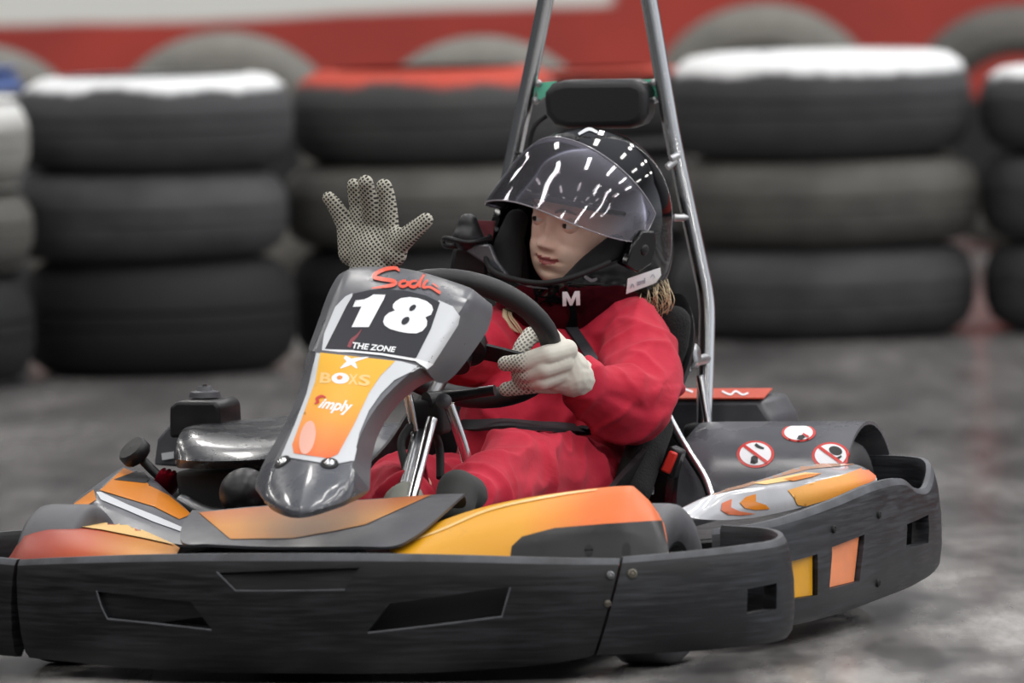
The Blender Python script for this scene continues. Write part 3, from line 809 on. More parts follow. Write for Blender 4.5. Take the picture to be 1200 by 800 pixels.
# prints on the number panel
def px4(pts): return [(360 + x / 5.4545, 300 + y / 5.4545) for x, y in pts]
poly('pale_band', px4([(245, 262), (290, 240), (300, 610), (95, 604), (110, 500), (180, 330)]), BP, M['palewhite'], panel, 0.0013)
poly('pale_band', px4([(840, 285), (930, 325), (972, 385), (960, 440), (800, 690), (760, 722), (690, 655)]), BP, M['palewhite'], panel, 0.0013)
poly('number_plate', px4([(300, 245), (400, 222), (520, 218), (640, 228), (760, 258), (848, 300), (790, 470), (697, 655), (480, 620), (300, 604), (115, 598), (190, 450), (250, 330)]), BP, M['plate'], panel, 0.0017)
poly('plate_border', px4([(100, 604), (300, 610), (480, 626), (700, 662), (800, 690), (760, 722), (690, 676), (480, 640), (300, 622), (100, 614)]), BP, M['white'], panel, 0.0020)
P5 = lambda pts: [(400 + x / 10, 340 + y / 10) for x, y in pts]
poly('digit_one', P5([(380, 62), (520, 65), (505, 112), (325, 445), (125, 445), (240, 205), (140, 208), (172, 132), (270, 120), (330, 95)]), BP, M['white'], panel, 0.0023)
poly('digit_eight', P5([(635, 145), (700, 105), (800, 93), (900, 105), (1000, 140), (1060, 190), (1075, 240), (1050, 300), (985, 328), (1005, 370), (1000, 430), (950, 490), (880, 518), (780, 515), (670, 495), (570, 465), (510, 425), (492, 380), (510, 320), (560, 275), (630, 250), (605, 215), (608, 180)]),
     BP, M['white'], panel, 0.0023)
poly('digit_counter', P5(ell(836, 220, 46, 27, -0.7)), BP, M['plate'], panel, 0.0029)
poly('digit_counter', P5(ell(752, 372, 56, 35, -0.75)), BP, M['plate'], panel, 0.0029)
lay('team_name', [text_shape('THE ZONE', [(414, 402), (464.5, 407.5), (462.5, 414), (412.5, 409.5)], 0.03, 0.1)], BP, M['white'], panel, 0.0023)
lay('red_flame_mark', [stroke([(409, 408), (413, 400), (419, 394), (424, 387)], [4, 4.5, 2.5, .6])], BP, mat('dark_red_print', '#7d2230', 0.4), panel, 0.0021)
lay('script_maker_logo', [stroke(px4([(588, 105), (565, 85), (500, 92), (440, 120), (432, 142), (480, 155), (545, 165), (562, 182), (520, 198), (415, 212)]), [2, 4, 4.5, 4.5, 5, 4.5, 4.5, 5, 4, 1.2]),
                          stroke(px4([(632, 165), (600, 172), (592, 192), (612, 203), (640, 190), (640, 168)]), 3.2),
                          stroke(px4([(700, 165), (665, 172), (655, 195), (685, 205), (712, 180), (748, 122), (722, 172), (718, 208)]), [2.5, 3, 3.5, 3.5, 3, 2.5, 3, 2.5]),
                          stroke(px4([(770, 160), (750, 180), (742, 208), (780, 205), (812, 220), (850, 244)]), [2.5, 3, 3, 2.5, 3, 3.5]),
                          stroke(px4([(800, 182), (840, 210)]), [2, 1])], BP, M['logored'], panel, 0.0021)

# --- steering
WC = K(541, 397, 0.84); WR = 0.134; TI = R(46)
wu, wv = Vector((1, 0, 0)), Vector((0, -math.sin(TI), math.cos(TI)))
wn = wu.cross(wv)                                      # towards the driver? (0,-cos,-sin): column side
def wp(a, r=WR, h=0.0): return WC + wu * (math.cos(a) * r) + wv * (math.sin(a) * r) + wn * h
steer = tube('steering_wheel', [wp(2 * math.pi * i / 40) for i in range(40)], 0.0155, mat('black_rim_grip', '#1d1d1f', 0.5, bump=0.15, bscale=200), kart, 14, 1, True)
for a in (R(-28), R(208), R(90)):
    u = wp(a) - WC; sd = u.cross(wn).normalized() * 0.014
    q0, q1 = WC + wn * 0.012 + u * 0.12, WC + u * 0.93
    vs, fs = prism_data([q0 - sd * 1.3, q0 + sd * 1.3, q1 + sd, q1 - sd], wn, -0.002, 0.002)
    mesh('spoke', vs, fs, M['black'], steer, False)
lathe('hub', [(0.0008, -0.004), (0.036, -0.004), (0.04, 0.004), (0.04, 0.02), (0.022, 0.03), (0.022, 0.05), (0.0008, 0.05)], WC, wn, M['black'], steer, 28)
tube('steering_column', [WC + wn * 0.02, K(500, 480, 0.66), K(470, 590, 0.42)], 0.010, M['steel'], kart)
tube('support_strut', [K(507, 490, 0.52), K(500, 515, 0.50), K(481, 592, 0.40)], 0.0075, M['chrome'], kart)
tube('support_strut', [K(478, 462, 0.58), K(492, 535, 0.60), K(500, 580, 0.62)], 0.007, M['chrome'], kart)
tube('support_strut', [K(526, 474, 0.58), K(542, 520, 0.60), K(556, 575, 0.62)], 0.008, M['chrome'], kart)
tube('steering_boss', [K(500, 470, 0.60), K(520, 466, 0.62), K(545, 462, 0.62), K(580, 457, 0.62)], [0.014, 0.011, 0.008, 0.008], M['black'], kart)
lathe('pivot_knob', [(0.0006, -0.012), (0.009, -0.011), (0.011, -0.006), (0.011, 0.008), (0.006, 0.012), (0.0006, 0.012)], K(520, 470, 0.55), (0.2, -1, 0.1), M['darkgrey'], kart, 24)
tube('brake_cable', [K(480, 500, 0.58), K(470, 520, 0.55), K(478, 560, 0.5), K(480, 600, 0.45)], 0.006, M['blackmatte'], kart)
tube('brake_cable', [K(508, 505, 0.60), K(515, 525, 0.62), K(516, 560, 0.6)], 0.006, M['blackmatte'], kart)
rbox('column_bracket', K(505, 488, 0.62), (0.05, 0.05, 0.05), 0.008, M['blackmatte'], kart)

# --- engine and covers on the kart's right
def profile_prism(name, pts, y0, y1, m, bev=0.01, seg=3, parent=kart):
    """photo outline at depth y0, running back to depth y1 with rounded edges"""
    P = [K(a, b, y0) for a, b in pts]
    vs, fs = prism_data(P, (0, 1, 0), 0, y1 - y0)
    o = mesh(name, vs, fs, m, parent, True, True, 60)
    b = o.modifiers.new('b', 'BEVEL'); b.width = bev; b.segments = seg; b.limit_method = 'ANGLE'; b.angle_limit = R(25)
    return bake(o, 40)
t = NT('flecked_black_plastic')
f = t.noise(130, 3, 0.6); f2 = t.noise(14, 4)
t.col(t.mix(t.ramp(f, [(0.56, 0.0), (0.62, 1.0)]), '#333437', '#08080a'))  # black flecks on a grey-black base
t.rough(t.ramp(f2, [(0.3, 0.16), (0.7, 0.36)])); t.b.inputs['Coat Weight'].default_value = 0.3
M['spotted'] = t.m
# smooth moulded tank cover: rows run from its front lower edge over the hump to the back
tank = patch('fuel_tank_cover', [
    [K(206, 548, .72), K(212, 549, .70), K(260, 549, .69), K(320, 546, .70), K(352, 542, .72)],
    [K(205, 537, .715), K(212, 540, .68), K(260, 541, .67), K(320, 538, .68), K(354, 532, .71)],
    [K(206, 522, .73), K(216, 522, .71), K(260, 524, .70), K(320, 520, .71), K(354, 516, .73)],
    [K(211, 506, .79), K(222, 503, .77), K(260, 508, .77), K(320, 510, .78), K(354, 505, .79)],
    [K(218, 499, .86), K(232, 496, .86), K(265, 500, .88), K(320, 503, .88), K(354, 499, .88)],
    [K(240, 495, .98), K(262, 492, .98), K(290, 489, .98), K(320, 484, .98), K(356, 481, .98)],
    [K(244, 500, 1.06), K(266, 498, 1.06), K(292, 496, 1.06), K(322, 492, 1.06), K(356, 490, 1.06)]], M['spotted'], kart, 2, cr=(1,), thick=0.006)
profile_prism('engine_block', [(204, 552), (345, 548), (352, 600), (212, 606)], 0.74, 1.04, M['blackmatte'], 0.008)
profile_prism('engine_mount', [(215, 600), (345, 596), (350, 645), (225, 655)], 0.80, 1.0, M['blackmatte'], 0.006)
box = profile_prism('air_filter_box', [(198, 477), (206, 470), (252, 470), (257, 477), (258, 500), (225, 513), (198, 513)], 0.90, 1.00, M['black'], 0.006)
c0 = K(240, 462, 0.96)
lathe('filler_neck', [(0.0008, 0.012), (0.010, 0.012), (0.013, 0.006), (0.022, 0.004), (0.024, -0.004), (0.0008, -0.004)], c0, (0, 0, 1), M['darkgrey'], box, 24)
for q in ((236, 452), (240, 450), (245, 453)):
    c1 = K(q[0], 461, 0.96); c2 = K(q[0], q[1], 0.96)
    tube('terminal_bolt', [c1, c2], 0.0034, M['steel'], box, 8, 1)
prism('grey_back_panel', [K(a, b, 1.08) for a, b in [(180, 545), (184, 515), (196, 500), (215, 492), (225, 548)]], (0, 1, 0), 0, 0.02, M['darkgrey'], kart, 0.004)
prism('white_label', [K(a, b, 1.075) for a, b in [(189, 531), (203, 529), (203, 537), (190, 539)]], (0, 1, 0), 0, 0.003, M['palewhite'], kart)
# filler cap on a leaning stem
a0, a1 = K(186, 558, 0.80), K(166, 538, 0.80); ad = (a1 - a0).normalized()
cap = lathe('throttle_cap', [(0.0008, -0.004), (0.012, -0.006), (0.021, -0.004), (0.024, 0.0), (0.024, 0.012), (0.021, 0.016), (0.0008, 0.017)], K(161, 533, 0.80), Vector((-0.45, -0.55, 0.75)), M['black'], kart, 14)
tube('cap_stem', [a0, a1], 0.007, M['black'], cap, 12, 1)
vs, fs = lathe_data([(0.010, 0), (0.022, 0.004), (0.010, 0.008), (0.021, 0.012), (0.010, 0.016), (0.020, 0.020), (0.010, 0.024), (0.018, 0.028), (0.008, 0.032), (0.0008, 0.032), (0.0008, 0)], K(206, 570, 0.80), (-0.9, 0.1, 0.4), 24)
mesh('finned_adjuster', vs, fs, M['anod'], kart)
blob('chain_guard', [ellipsoid(K(287, 577, 0.62), (0.036, 0.05, 0.036))], M['black'], kart, 0.004, 2)
tube('exhaust_pipe', [K(215, 590, 0.74), K(250, 605, 0.70), K(300, 608, 0.7)], 0.016, M['steel'], kart)

# --- side pods (both sides)
def pod_rows(s):
    data = [  # outer lower edge, outer crease, ridge, inner top edge
        [(806, 606, .47), (800, 600, .48), (797, 596, .50), (800, 594, .53)],
        [(826, 609, .50), (826, 596, .50), (829, 580, .53), (832, 578, .58)],
        [(850, 609.5, .56), (850, 595, .56), (856, 575, .60), (874, 567, .70)],
        [(885, 607, .66), (888, 592, .66), (895, 571, .70), (911, 556, .84)],
        [(943, 594, .83), (943, 582, .83), (945, 564, .87), (941, 544, 1.0)],
        [(990, 580, .97), (989, 569, .97), (986, 555, 1.0), (975, 543, 1.10)],
        [(1020, 568, 1.06), (1020, 561, 1.06), (1013, 547, 1.09), (1004, 543, 1.14)],
        [(1028, 565, 1.09), (1028, 560, 1.09), (1024, 555, 1.11), (1014, 548, 1.16)]]
    rows = [[K(*p) for p in r] for r in data]
    return [[Vector((v.x * s, v.y, v.z)) for v in r] for r in rows]
M['podwhite'] = mat('pale_silver_pod_film', '#c3c4c8', 0.16, var=0.12, vscale=8, coat=0.6)
podL = patch('side_pod', pod_rows(1), M['podwhite'], kart, 3, cc=(2,), crease=0.5, thick=0.004)
podR = patch('side_pod', rows5([
    [(78, 606, .52), (110, 612, .50), (150, 622, .48), (190, 634, .46), (230, 642, .45)],
    [(79, 595, .55), (112, 587, .54), (150, 602, .52), (185, 615, .50), (222, 627, .48)],
    [(94, 581, .62), (116, 574, .62), (162, 588, .60), (200, 602, .58), (228, 612, .55)],
    [(112, 569, .72), (128, 562, .72), (176, 570, .72), (202, 583, .68), (226, 602, .64)],
    [(132, 554, .82), (144, 546, .84), (165, 551, .84), (180, 560, .80), (194, 574, .76)],
    [(136, 558, .86), (148, 552, .88), (168, 556, .88), (184, 566, .84), (198, 580, .80)]]), M['greyplastic'], kart, 2, cc=(1,), cr=(1, 4), thick=0.004)
B = bvh_of(podL)
PZ = lambda pts: [(780 + x / 4.2857, 480 + y / 4.2857) for x, y in pts]
poly('orange_side_film', PZ([(610, 405), (760, 360), (900, 325), (1000, 290), (1055, 335), (1050, 352), (900, 425), (700, 485), (660, 478), (640, 440)]), B, orange_fade('orange_film_pod', [(0, '#e0a04a'), (0.7, '#e0902e'), (1, '#d9673c')], 1, 0.8, 1.1), podL, 0.0012)
poly('orange_swoosh', PZ([(450, 424), (400, 438), (370, 468), (395, 494), (450, 503), (520, 498), (500, 478), (450, 462)]), B, M['orangeflat'], podL, 0.0012)
poly('red_swoosh', PZ([(330, 448), (280, 470), (275, 505), (310, 526), (380, 530), (450, 522), (370, 510), (325, 490)]), B, mat('coral_vinyl', '#dd7a55', 0.3), podL, 0.0012)
poly('upper_stripe', PZ([(440, 372), (560, 345), (700, 318), (780, 322), (700, 342), (600, 362), (500, 378)]), B, M['paleorange'], podL, 0.0012)
poly('orange_stripe', PZ([(590, 352), (700, 328), (785, 322), (740, 340), (640, 362)]), B, M['orangeflat'], podL, 0.0016)
poly('copper_strip', PZ([(210, 425), (400, 375), (560, 320), (690, 272), (980, 274), (900, 282), (720, 300), (560, 340), (400, 390), (240, 428)]), B, mat('copper_peach_film', '#d9a88a', 0.2, coat=0.5), podL, 0.001)
prism('pod_underside', [Vector((0.43, 0.50, 0.13)), Vector((0.53, 0.66, 0.13)), Vector((0.55, 1.06, 0.13)), Vector((0.36, 1.12, 0.13)), Vector((0.36, 0.55, 0.13))], (0, 0, 1), 0, 0.03, M['black'], kart, 0.006)
prism('pod_underside', [Vector((-0.43, 0.50, 0.13)), Vector((-0.53, 0.66, 0.13)), Vector((-0.55, 1.06, 0.13)), Vector((-0.36, 1.12, 0.13)), Vector((-0.36, 0.55, 0.13))], (0, 0, 1), 0, 0.03, M['black'], kart, 0.006)
B = bvh_of(podR)
poly('orange_film', [(117, 575), (145, 549), (160, 555), (176, 570), (198, 581), (224, 603), (210, 609), (180, 594), (140, 582)], B, M['orangeflat'], podR, 0.0012)
poly('orange_film', [(84, 593), (110, 574), (113, 586), (100, 594)], B, M['orangeflat'], podR, 0.0012)
poly('pale_edge', [(113, 577), (118, 577), (150, 592), (185, 606), (215, 619), (214, 624), (180, 612), (145, 597), (118, 586)], B, M['palewhite'], podR, 0.0012)
poly('dark_opening', [(133, 563), (165, 551), (176, 562), (170, 567)], B, M['blackmatte'], podR, 0.0018)

# --- rear wheel covers: bent sheet over each rear tyre
def fender(s):
    ax = Vector((0, 1.27, 0.135)); rows_o = []
    vs, fs = [], []; x0, x1 = 0.20 * s, 0.482 * s; r = 0.139; n = 30; nx = 10
    for layer, rr in ((0, r), (1, r - 0.005)):
        for j in range(nx + 1):
            u = j / nx; x = x0 + (x1 - x0) * u
            flare = 0.0 if u > 0.12 else -0.03 * (1 - u / 0.12) ** 2
            for i in range(n + 1):
                a = R(-25) + R(215) * i / n          # from the front low edge over the top to the back
                ry = rr * (0.98 + 0.03 * math.sin(a)) + flare
                vs.append(Vector((x, ax.y - math.cos(a) * ry * 1.12, ax.z + math.sin(a) * ry)))
    k = (nx + 1) * (n + 1); idx = lambda l, j, i: l * k + j * (n + 1) + i
    for l in (0, 1):
        for j in range(nx):
            for i in range(n): fs.append((idx(l, j, i), idx(l, j + 1, i), idx(l, j + 1, i + 1), idx(l, j, i + 1)))
    for i in range(n):
        for j in (0, nx): fs.append((idx(0, j, i), idx(0, j, i + 1), idx(1, j, i + 1), idx(1, j, i)))
    for j in range(nx):
        for i in (0, n): fs.append((idx(0, j, i), idx(0, j + 1, i), idx(1, j + 1, i), idx(1, j, i)))
    return mesh('wheel_cover', vs, fs, M['fender'], kart, True, True, 45)
M['fender'] = mat('brushed_charcoal_cover', '#55565b', 0.26, var=0.10, vscale=10)
fendL = fender(1); fendR = fender(-1)
B = bvh_of(fendL)
def nosign(cx, cy, a, b, top=None, variant=0):
    clip = lambda pts: [(x, max(y, top)) for x, y in pts] if top else pts
    sg = poly('prohibition_sticker', clip(ell(cx, cy, a, b, 0.0, 36)), B, M['red'], fendL, 0.0010, cell=5)
    poly('white_disc', clip(ell(cx, cy, a * 0.84, b * 0.84, 0, 36)), B, M['white'], sg, 0.0016, cell=5)
    if variant != 2:
        dk = [(cx + 1, cy + 4), (cx + 4, cy + 2), (cx + 9, cy + 3), (cx + 9, cy + 10), (cx + 5, cy + 12), (cx, cy + 11)] if variant == 0 else ell(cx + 6, cy - 5, 8, 5, 0.3)
        poly('black_figure', [(x - (6 if variant == 0 else 0), y) for x, y in dk], B, M['blackink'], sg, 0.0021)
        lay('black_hand', [stroke([(cx, cy - 11), (cx + 4, cy - 8), (cx + 10, cy - 6)], [3.5, 3.5, 2]) if variant == 0 else stroke([(cx + 2, cy + 2), (cx + 8, cy + 4), (cx + 13, cy + 1)], [2, 3, 2])], B, M['blackink'], sg, 0.0021)
        lay('red_slash', [stroke([(cx - a * 0.60, cy - b * 0.58), (cx + a * 0.60, cy + b * 0.62)], [3.4, 3.4])], B, M['red'], sg, 0.0026)
    else:
        poly('black_figure', [(cx - 2, cy + 8), (cx, cy + 4), (cx + 5, cy + 3), (cx + 8, cy + 6), (cx + 4, cy + 9)], B, M['blackink'], sg, 0.0021)
        lay('red_slash', [stroke([(cx + 5, cy + 2), (cx + 12, cy + 6)], [2.4, 2.4])], B, M['red'], sg, 0.0026)
nosign(885.5, 532.5, 22, 15.8, None, 0)
nosign(973.5, 534, 22, 15.5, None, 1)
nosign(936, 507.5, 20, 10.5, 500, 2)

# --- rear bumper
rb1 = K(906, 480, 1.48)
xl, xr = -rb1.x, rb1.x
zt = K(850, 468, 1.475).z; zb = K(850, 540, 1.50).z
rearb = mesh('rear_bumper', *prism_data([Vector((xl, 1.47, zb)), Vector((xl - 0.0, 1.47, zt - 0.03)), Vector((xl + 0.02, 1.475, zt)), Vector((xr - 0.02, 1.475, zt)), Vector((xr, 1.47, zt - 0.03)), Vector((xr, 1.47, zb))], (0, 1, 0), 0, 0.15), M['darkgrey'], kart)
b = rearb.modifiers.new('b', 'BEVEL'); b.width = 0.008; b.segments = 3; bake(rearb)
prism('red_top_film', [Vector((xl + 0.012, 1.472, zt + 0.001)), Vector((xr - 0.012, 1.472, zt + 0.001)), Vector((xr - 0.035, 1.60, zt + 0.007)), Vector((xl + 0.035, 1.60, zt + 0.007))], (0, 0, 1), 0, 0.002, mat('coral_red_film', '#d0533c', 0.35), rearb)
BR = bvh_of([o for o in bpy.data.objects if o.name.startswith('red_top_film')])
lay('white_letter_marks', [stroke([(781, 456), (792, 460), (800, 456), (812, 460)], 2.2), stroke([(846, 459), (856, 463), (862, 459), (870, 463), (877, 461)], 2.2), stroke([(826, 458), (836, 461)], 2)], BR, M['white'], rearb, 0.0012, cell=3)

# --- roll frame of bright tube, with headrest
RP = [K(760, -4, 1.46), K(772, 72, 1.46), K(788, 160, 1.455), K(809, 262, 1.45), K(829, 352, 1.44), K(827, 440, 1.42), K(824, 516, 1.40)]
LP = [K(640, -2, 1.46), K(624, 78, 1.46), K(607, 160, 1.455)]
xm = (RP[0].x + LP[0].x) / 2
LPm = LP + [Vector((2 * xm - RP[3].x - 0.02, RP[3].y, RP[3].z)), Vector((2 * xm - RP[4].x - 0.02, RP[4].y, RP[4].z)), Vector((2 * xm - RP[5].x - 0.02, RP[5].y, RP[5].z)), Vector((2 * xm - RP[6].x - 0.02, RP[6].y, RP[6].z))]
topR, topL = K(742, -90, 1.46), K(656, -90, 1.46)
def bent(pts, k=0.12):
    """straight runs with short rounded bends"""
    P = [Vector(p) for p in pts]; out = [P[0]]
    for i in range(1, len(P) - 1):
        a, b, c = P[i - 1], P[i], P[i + 1]
        d = min((a - b).length, (c - b).length) * 0.4; d = min(d, 0.03)
        p0, p1 = b + (a - b).normalized() * d, b + (c - b).normalized() * d
        out += [p0 * (1 - t) ** 2 + b * 2 * t * (1 - t) + p1 * t * t for t in (0, .25, .5, .75, 1)]
    return out + [P[-1]]
frame = tube('roll_frame', bent([LPm[-1], LPm[-2], LPm[-3], LP[2], LP[0], topL, topR, RP[0], RP[2], RP[4], RP[5], RP[6]]), 0.0124, M['chrome'], kart, 20, 1)
HR = 1.425
hp = [K(a, b, HR) for a, b in [(636, 118), (637, 108), (645, 98), (660, 94), (740, 93), (752, 98), (757, 108), (757, 134), (750, 146), (736, 151), (665, 152), (648, 147), (638, 134)]]
head = mesh('headrest', *prism_data(hp, (0.05, 1, 0), 0, 0.05), M['leather'], kart)
b = head.modifiers.new('b', 'BEVEL'); b.width = 0.012; b.segments = 4; b.limit_method = 'ANGLE'; b.angle_limit = R(50); bake(head, 60)
hp2 = [K(a, b, HR + 0.05) for a, b in [(646, 104), (656, 98), (755, 97), (764, 108), (763, 138), (750, 148), (664, 148), (650, 138)]]
mesh('headrest_shell', *prism_data(hp2, (0, 1, 0), 0.0, 0.012), M['black'], head)
for quad in ([(628, 97), (652, 95), (646, 108), (632, 118)], [(745, 93.5), (779, 92), (778, 118), (766, 111)]):
    prism('green_bracket', [K(a, b, HR + 0.045) for a, b in quad], (0, 1, 0), -0.004, 0.004, M['teal'], head)
for q in ((631, 98), (628, 118), (766, 97), (767, 117)):
    lathe('bolt', [(0.0006, 0.006), (0.005, 0.005), (0.006, 0.0), (0.0006, 0.0)], K(q[0], q[1], HR + 0.035), (0, -1, 0), M['castalu'], head, 12)
tube('black_cable', [K(640, 136, 1.45), K(628, 146, 1.44), K(622, 162, 1.44), K(620, 185, 1.44)], 0.0035, M['blackmatte'], frame)
tube('cable_tie', [K(602, 178, 1.455), K(607, 180, 1.435), K(612, 180, 1.455)], 0.002, M['blackmatte'], frame, 8)
for q, e in (((786, 186), (795, 182)), ((790, 255), (806, 255)), ((782, 196), (792, 188))):
    tube('shell_bolt', [K(q[0], q[1], 1.43), K(e[0], e[1], 1.44)], 0.0055, M['castalu'], frame, 12, 1)
# foot plates and brace
for a, bq in (((826, 462), (833, 520)), ((820, 440), (831, 505))):
    tube('foot_plate', [K(a[0], a[1], 1.385), K(bq[0], bq[1], 1.375)], 0.006, M['chrome'], frame, 10, 1)
rbox('frame_foot', K(823, 515, 1.39), (0.05, 0.05, 0.05), 0.01, M['blackmatte'], kart)
tube('seat_brace', [K(772, 468, 1.20), K(800, 520, 1.15), K(825, 560, 1.10), K(834, 585, 1.06)], 0.0075, M['chrome'], kart)
# cast clamp between seat and frame
cl = [K(a, b, 1.33) for a, b in [(790, 436), (793, 420), (800, 405), (808, 402), (815, 408), (817, 424), (813, 432), (802, 436), (795, 442)]]
clamp = mesh('frame_clamp', *prism_data(cl, (0, 1, 0), 0, 0.03), M['castalu'], kart)
b = clamp.modifiers.new('b', 'BEVEL'); b.width = 0.005; b.segments = 2; bake(clamp, 50)
for q in ((797, 411), (796, 438), (806, 434)):
    lathe('clamp_bolt', [(0.0006, 0.008), (0.006, 0.008), (0.007, 0.005), (0.007, 0), (0.0006, 0)], K(q[0], q[1], 1.33), (0, -1, 0.1), M['chrome'], clamp, 6)
tube('clamp_arm', [K(812, 424, 1.345), K(828, 420, 1.42)], 0.008, M['castalu'], clamp, 12, 1)

# --- seat: moulded bucket with knitted pads
seat_rows = []
for x, dz in ((-0.20, 0.02), (-0.185, 0.0), (-0.10, -0.02), (0.0, -0.025), (0.10, -0.02), (0.185, 0.0), (0.20, 0.02)):
    e = abs(x) > 0.15; sd = 1 if abs(x) > 0.19 else 0
    seat_rows.append([Vector((x, 0.80, 0.06 + (0.10 if e else 0) + sd * 0.03)), Vector((x, 0.95, 0.05 + (0.13 if e else 0) + sd * 0.05)), Vector((x, 1.12 + (-.03 if e else 0), 0.06 + (0.15 if e else 0) + sd * 0.05)),
                      Vector((x, 1.27 + (-.10 if e else 0), 0.12 + (0.16 if e else 0) + sd * 0.02)), Vector((x, 1.35 + (-.07 if e else 0), 0.26 + (.08 if e else 0))), Vector((x, 1.40 + (-.05 if e else 0), 0.41)), Vector((x * 0.85, 1.42 + (-.03 if e else 0), 0.46))])
seat = patch('seat', seat_rows, M['black'], kart, 2, thick=0.008)
blob('shoulder_pad', chain([(K(790, 378, 1.30), 0.026), (K(786, 400, 1.30), 0.028), (K(776, 440, 1.30), 0.024), (K(768, 480, 1.28), 0.02)]), M['knit'], seat, 0.004, 4)
blob('side_pad', chain([(K(768, 500, 1.14), 0.028), (K(755, 530, 1.08), 0.03), (K(740, 575, 1.02), 0.03)]), M['knit'], seat, 0.005, 4)
# right-hand upper bolster with hinge ring
rp = 1.20
bol = blob('seat_bolster', [capsule(K(536, 279, rp), K(560, 279, rp), 0.010, 0.010), capsule(K(547, 278, rp), K(548, 262, rp + .01), 0.022, 0.015), capsule(K(540, 279, rp), K(547, 260, rp), 0.012, 0.013), capsule(K(558, 279, rp), K(550, 260, rp), 0.012, 0.013)], M['leather'], seat, 0.003, 6)
tube('hinge_ring', [K(520, 284, rp), K(523, 279, rp - 0.02), K(548, 284, rp - 0.02), K(572, 280, rp), K(572, 284, rp + .02), K(548, 288, rp + .0), K(524, 288, rp - .01)], 0.004, M['black'], bol, 10, 4, True)
prism('bolster_stem', [K(a, b, rp + 0.02) for a, b in [(530, 287), (572, 285), (580, 300), (590, 345), (520, 345)]], (0, 1, 0), 0, 0.05, M['black'], seat, 0.008)
prism('bolster_bracket', [K(a, b, rp - 0.01) for a, b in [(534, 286), (574, 286), (582, 305), (600, 330), (572, 312)]], (0, 1, 0), 0, 0.012, M['nosegrey'], seat, 0.003)
prism('pink_plate', [K(a, b, rp + 0.04) for a, b in [(559, 258), (580, 259), (577, 280), (569, 279)]], (0, 1, 0), 0, 0.004, mat('dull_pink_plastic', '#7b4148', 0.3), seat)  # pinkish plate at the helmet's left edge, by the visor pivot
prism('seat_side_panel', [K(a, b, 1.26) for a, b in [(778, 500), (815, 520), (840, 560), (845, 610), (760, 610), (765, 540)]], (1, 0.2, 0), -0.01, 0.0, M['black'], kart, 0.004)
# buckle
bk = prism('belt_buckle', [K(a, b, 1.06) for a, b in [(770, 552), (784, 522), (799, 529), (788, 562)]], (0, 1, 0), 0, 0.03, M['black'], kart, 0.004)
prism('red_button', [K(a, b, 1.06) for a, b in [(774, 551), (785, 527), (795, 531), (785, 556)]], (0, 1, 0), -0.004, 0.006, M['buckle'], bk, 0.003)
prism('buckle_tongue', [K(a, b, 1.04) for a, b in [(754, 556), (765, 553), (766, 580), (756, 578)]], (0, 1, 0), 0, 0.006, M['chrome'], bk, 0.002)

# ------------------------------------------------------------------ DRIVER
p0 = Vector((0.02, 1.10, 0.08))
HC = K(683, 263, 1.28)
HR3 = (Matrix.Rotation(YAW - R(38), 3, 'Z') @ Matrix.Rotation(R(11), 3, 'Y') @ Matrix.Rotation(R(4), 3, 'X'))
HUP = HR3 @ Vector((0, 0, 0.012))                      # the face sits a little above the shell's centre
def H(x, y, z): return HC + HR3 @ Vector((x, y, z))
HRI = HR3.inverted()
holder = bpy.data.objects.new('holder', None)
ORG[holder] = p0
LSH, LEL, LWR = K(742, 400, 1.22), K(742, 478, 1.04), K(690, 452, 0.93)
RSH, REL, RWR = K(598, 395, 1.24), K(500, 400, 1.02), K(440, 318, 0.93)
LHP, LKN, LAN = K(690, 585, 1.14), K(610, 552, 0.80), K(552, 585, 0.50)
RHP, RKN, RAN = K(600, 600, 1.16), K(478, 572, 0.82), K(470, 590, 0.50)
PEL, BEL, CHE, NEC = K(655, 575, 1.20), K(660, 500, 1.20), K(665, 425, 1.26), K(678, 340, 1.29)
parts = [ellipsoid(HUP + H(0, 0.005, 0.005), (0.074, 0.088, 0.100), HR3, 32, 24), ellipsoid(HUP + H(0, -0.022, -0.052), (0.060, 0.062, 0.058), HR3, 32, 20)]
parts += chain([(H(0, 0.02, -0.06), 0.045), (NEC, 0.045), (CHE, 0.075), (BEL, 0.075), (PEL, 0.08)])
parts += chain([(CHE + Vector((0, 0, 0.03)), 0.05), (LSH, 0.035), (LEL, 0.028), (LWR, 0.02), (K(668, 440, 0.90), 0.018)])
parts += chain([(CHE + Vector((0, 0, 0.03)), 0.05), (RSH, 0.035), (REL, 0.028), (RWR, 0.02), (K(441, 290, 0.93), 0.018)])
parts += chain([(PEL, 0.07), (LHP, 0.05), (LKN, 0.04), (LAN, 0.03)]) + chain([(PEL, 0.07), (RHP, 0.05), (RKN, 0.04), (RAN, 0.03)])
body = blob('person', parts, M['skin'], holder, 0.0028, 8)
body.parent = None; ORG[body] = p0
body.matrix_world = KM @ Matrix.Translation(p0)
tag(body, 'child driver in red overalls and black helmet, waving one gloved hand', 'person')
bpy.data.objects.remove(holder)
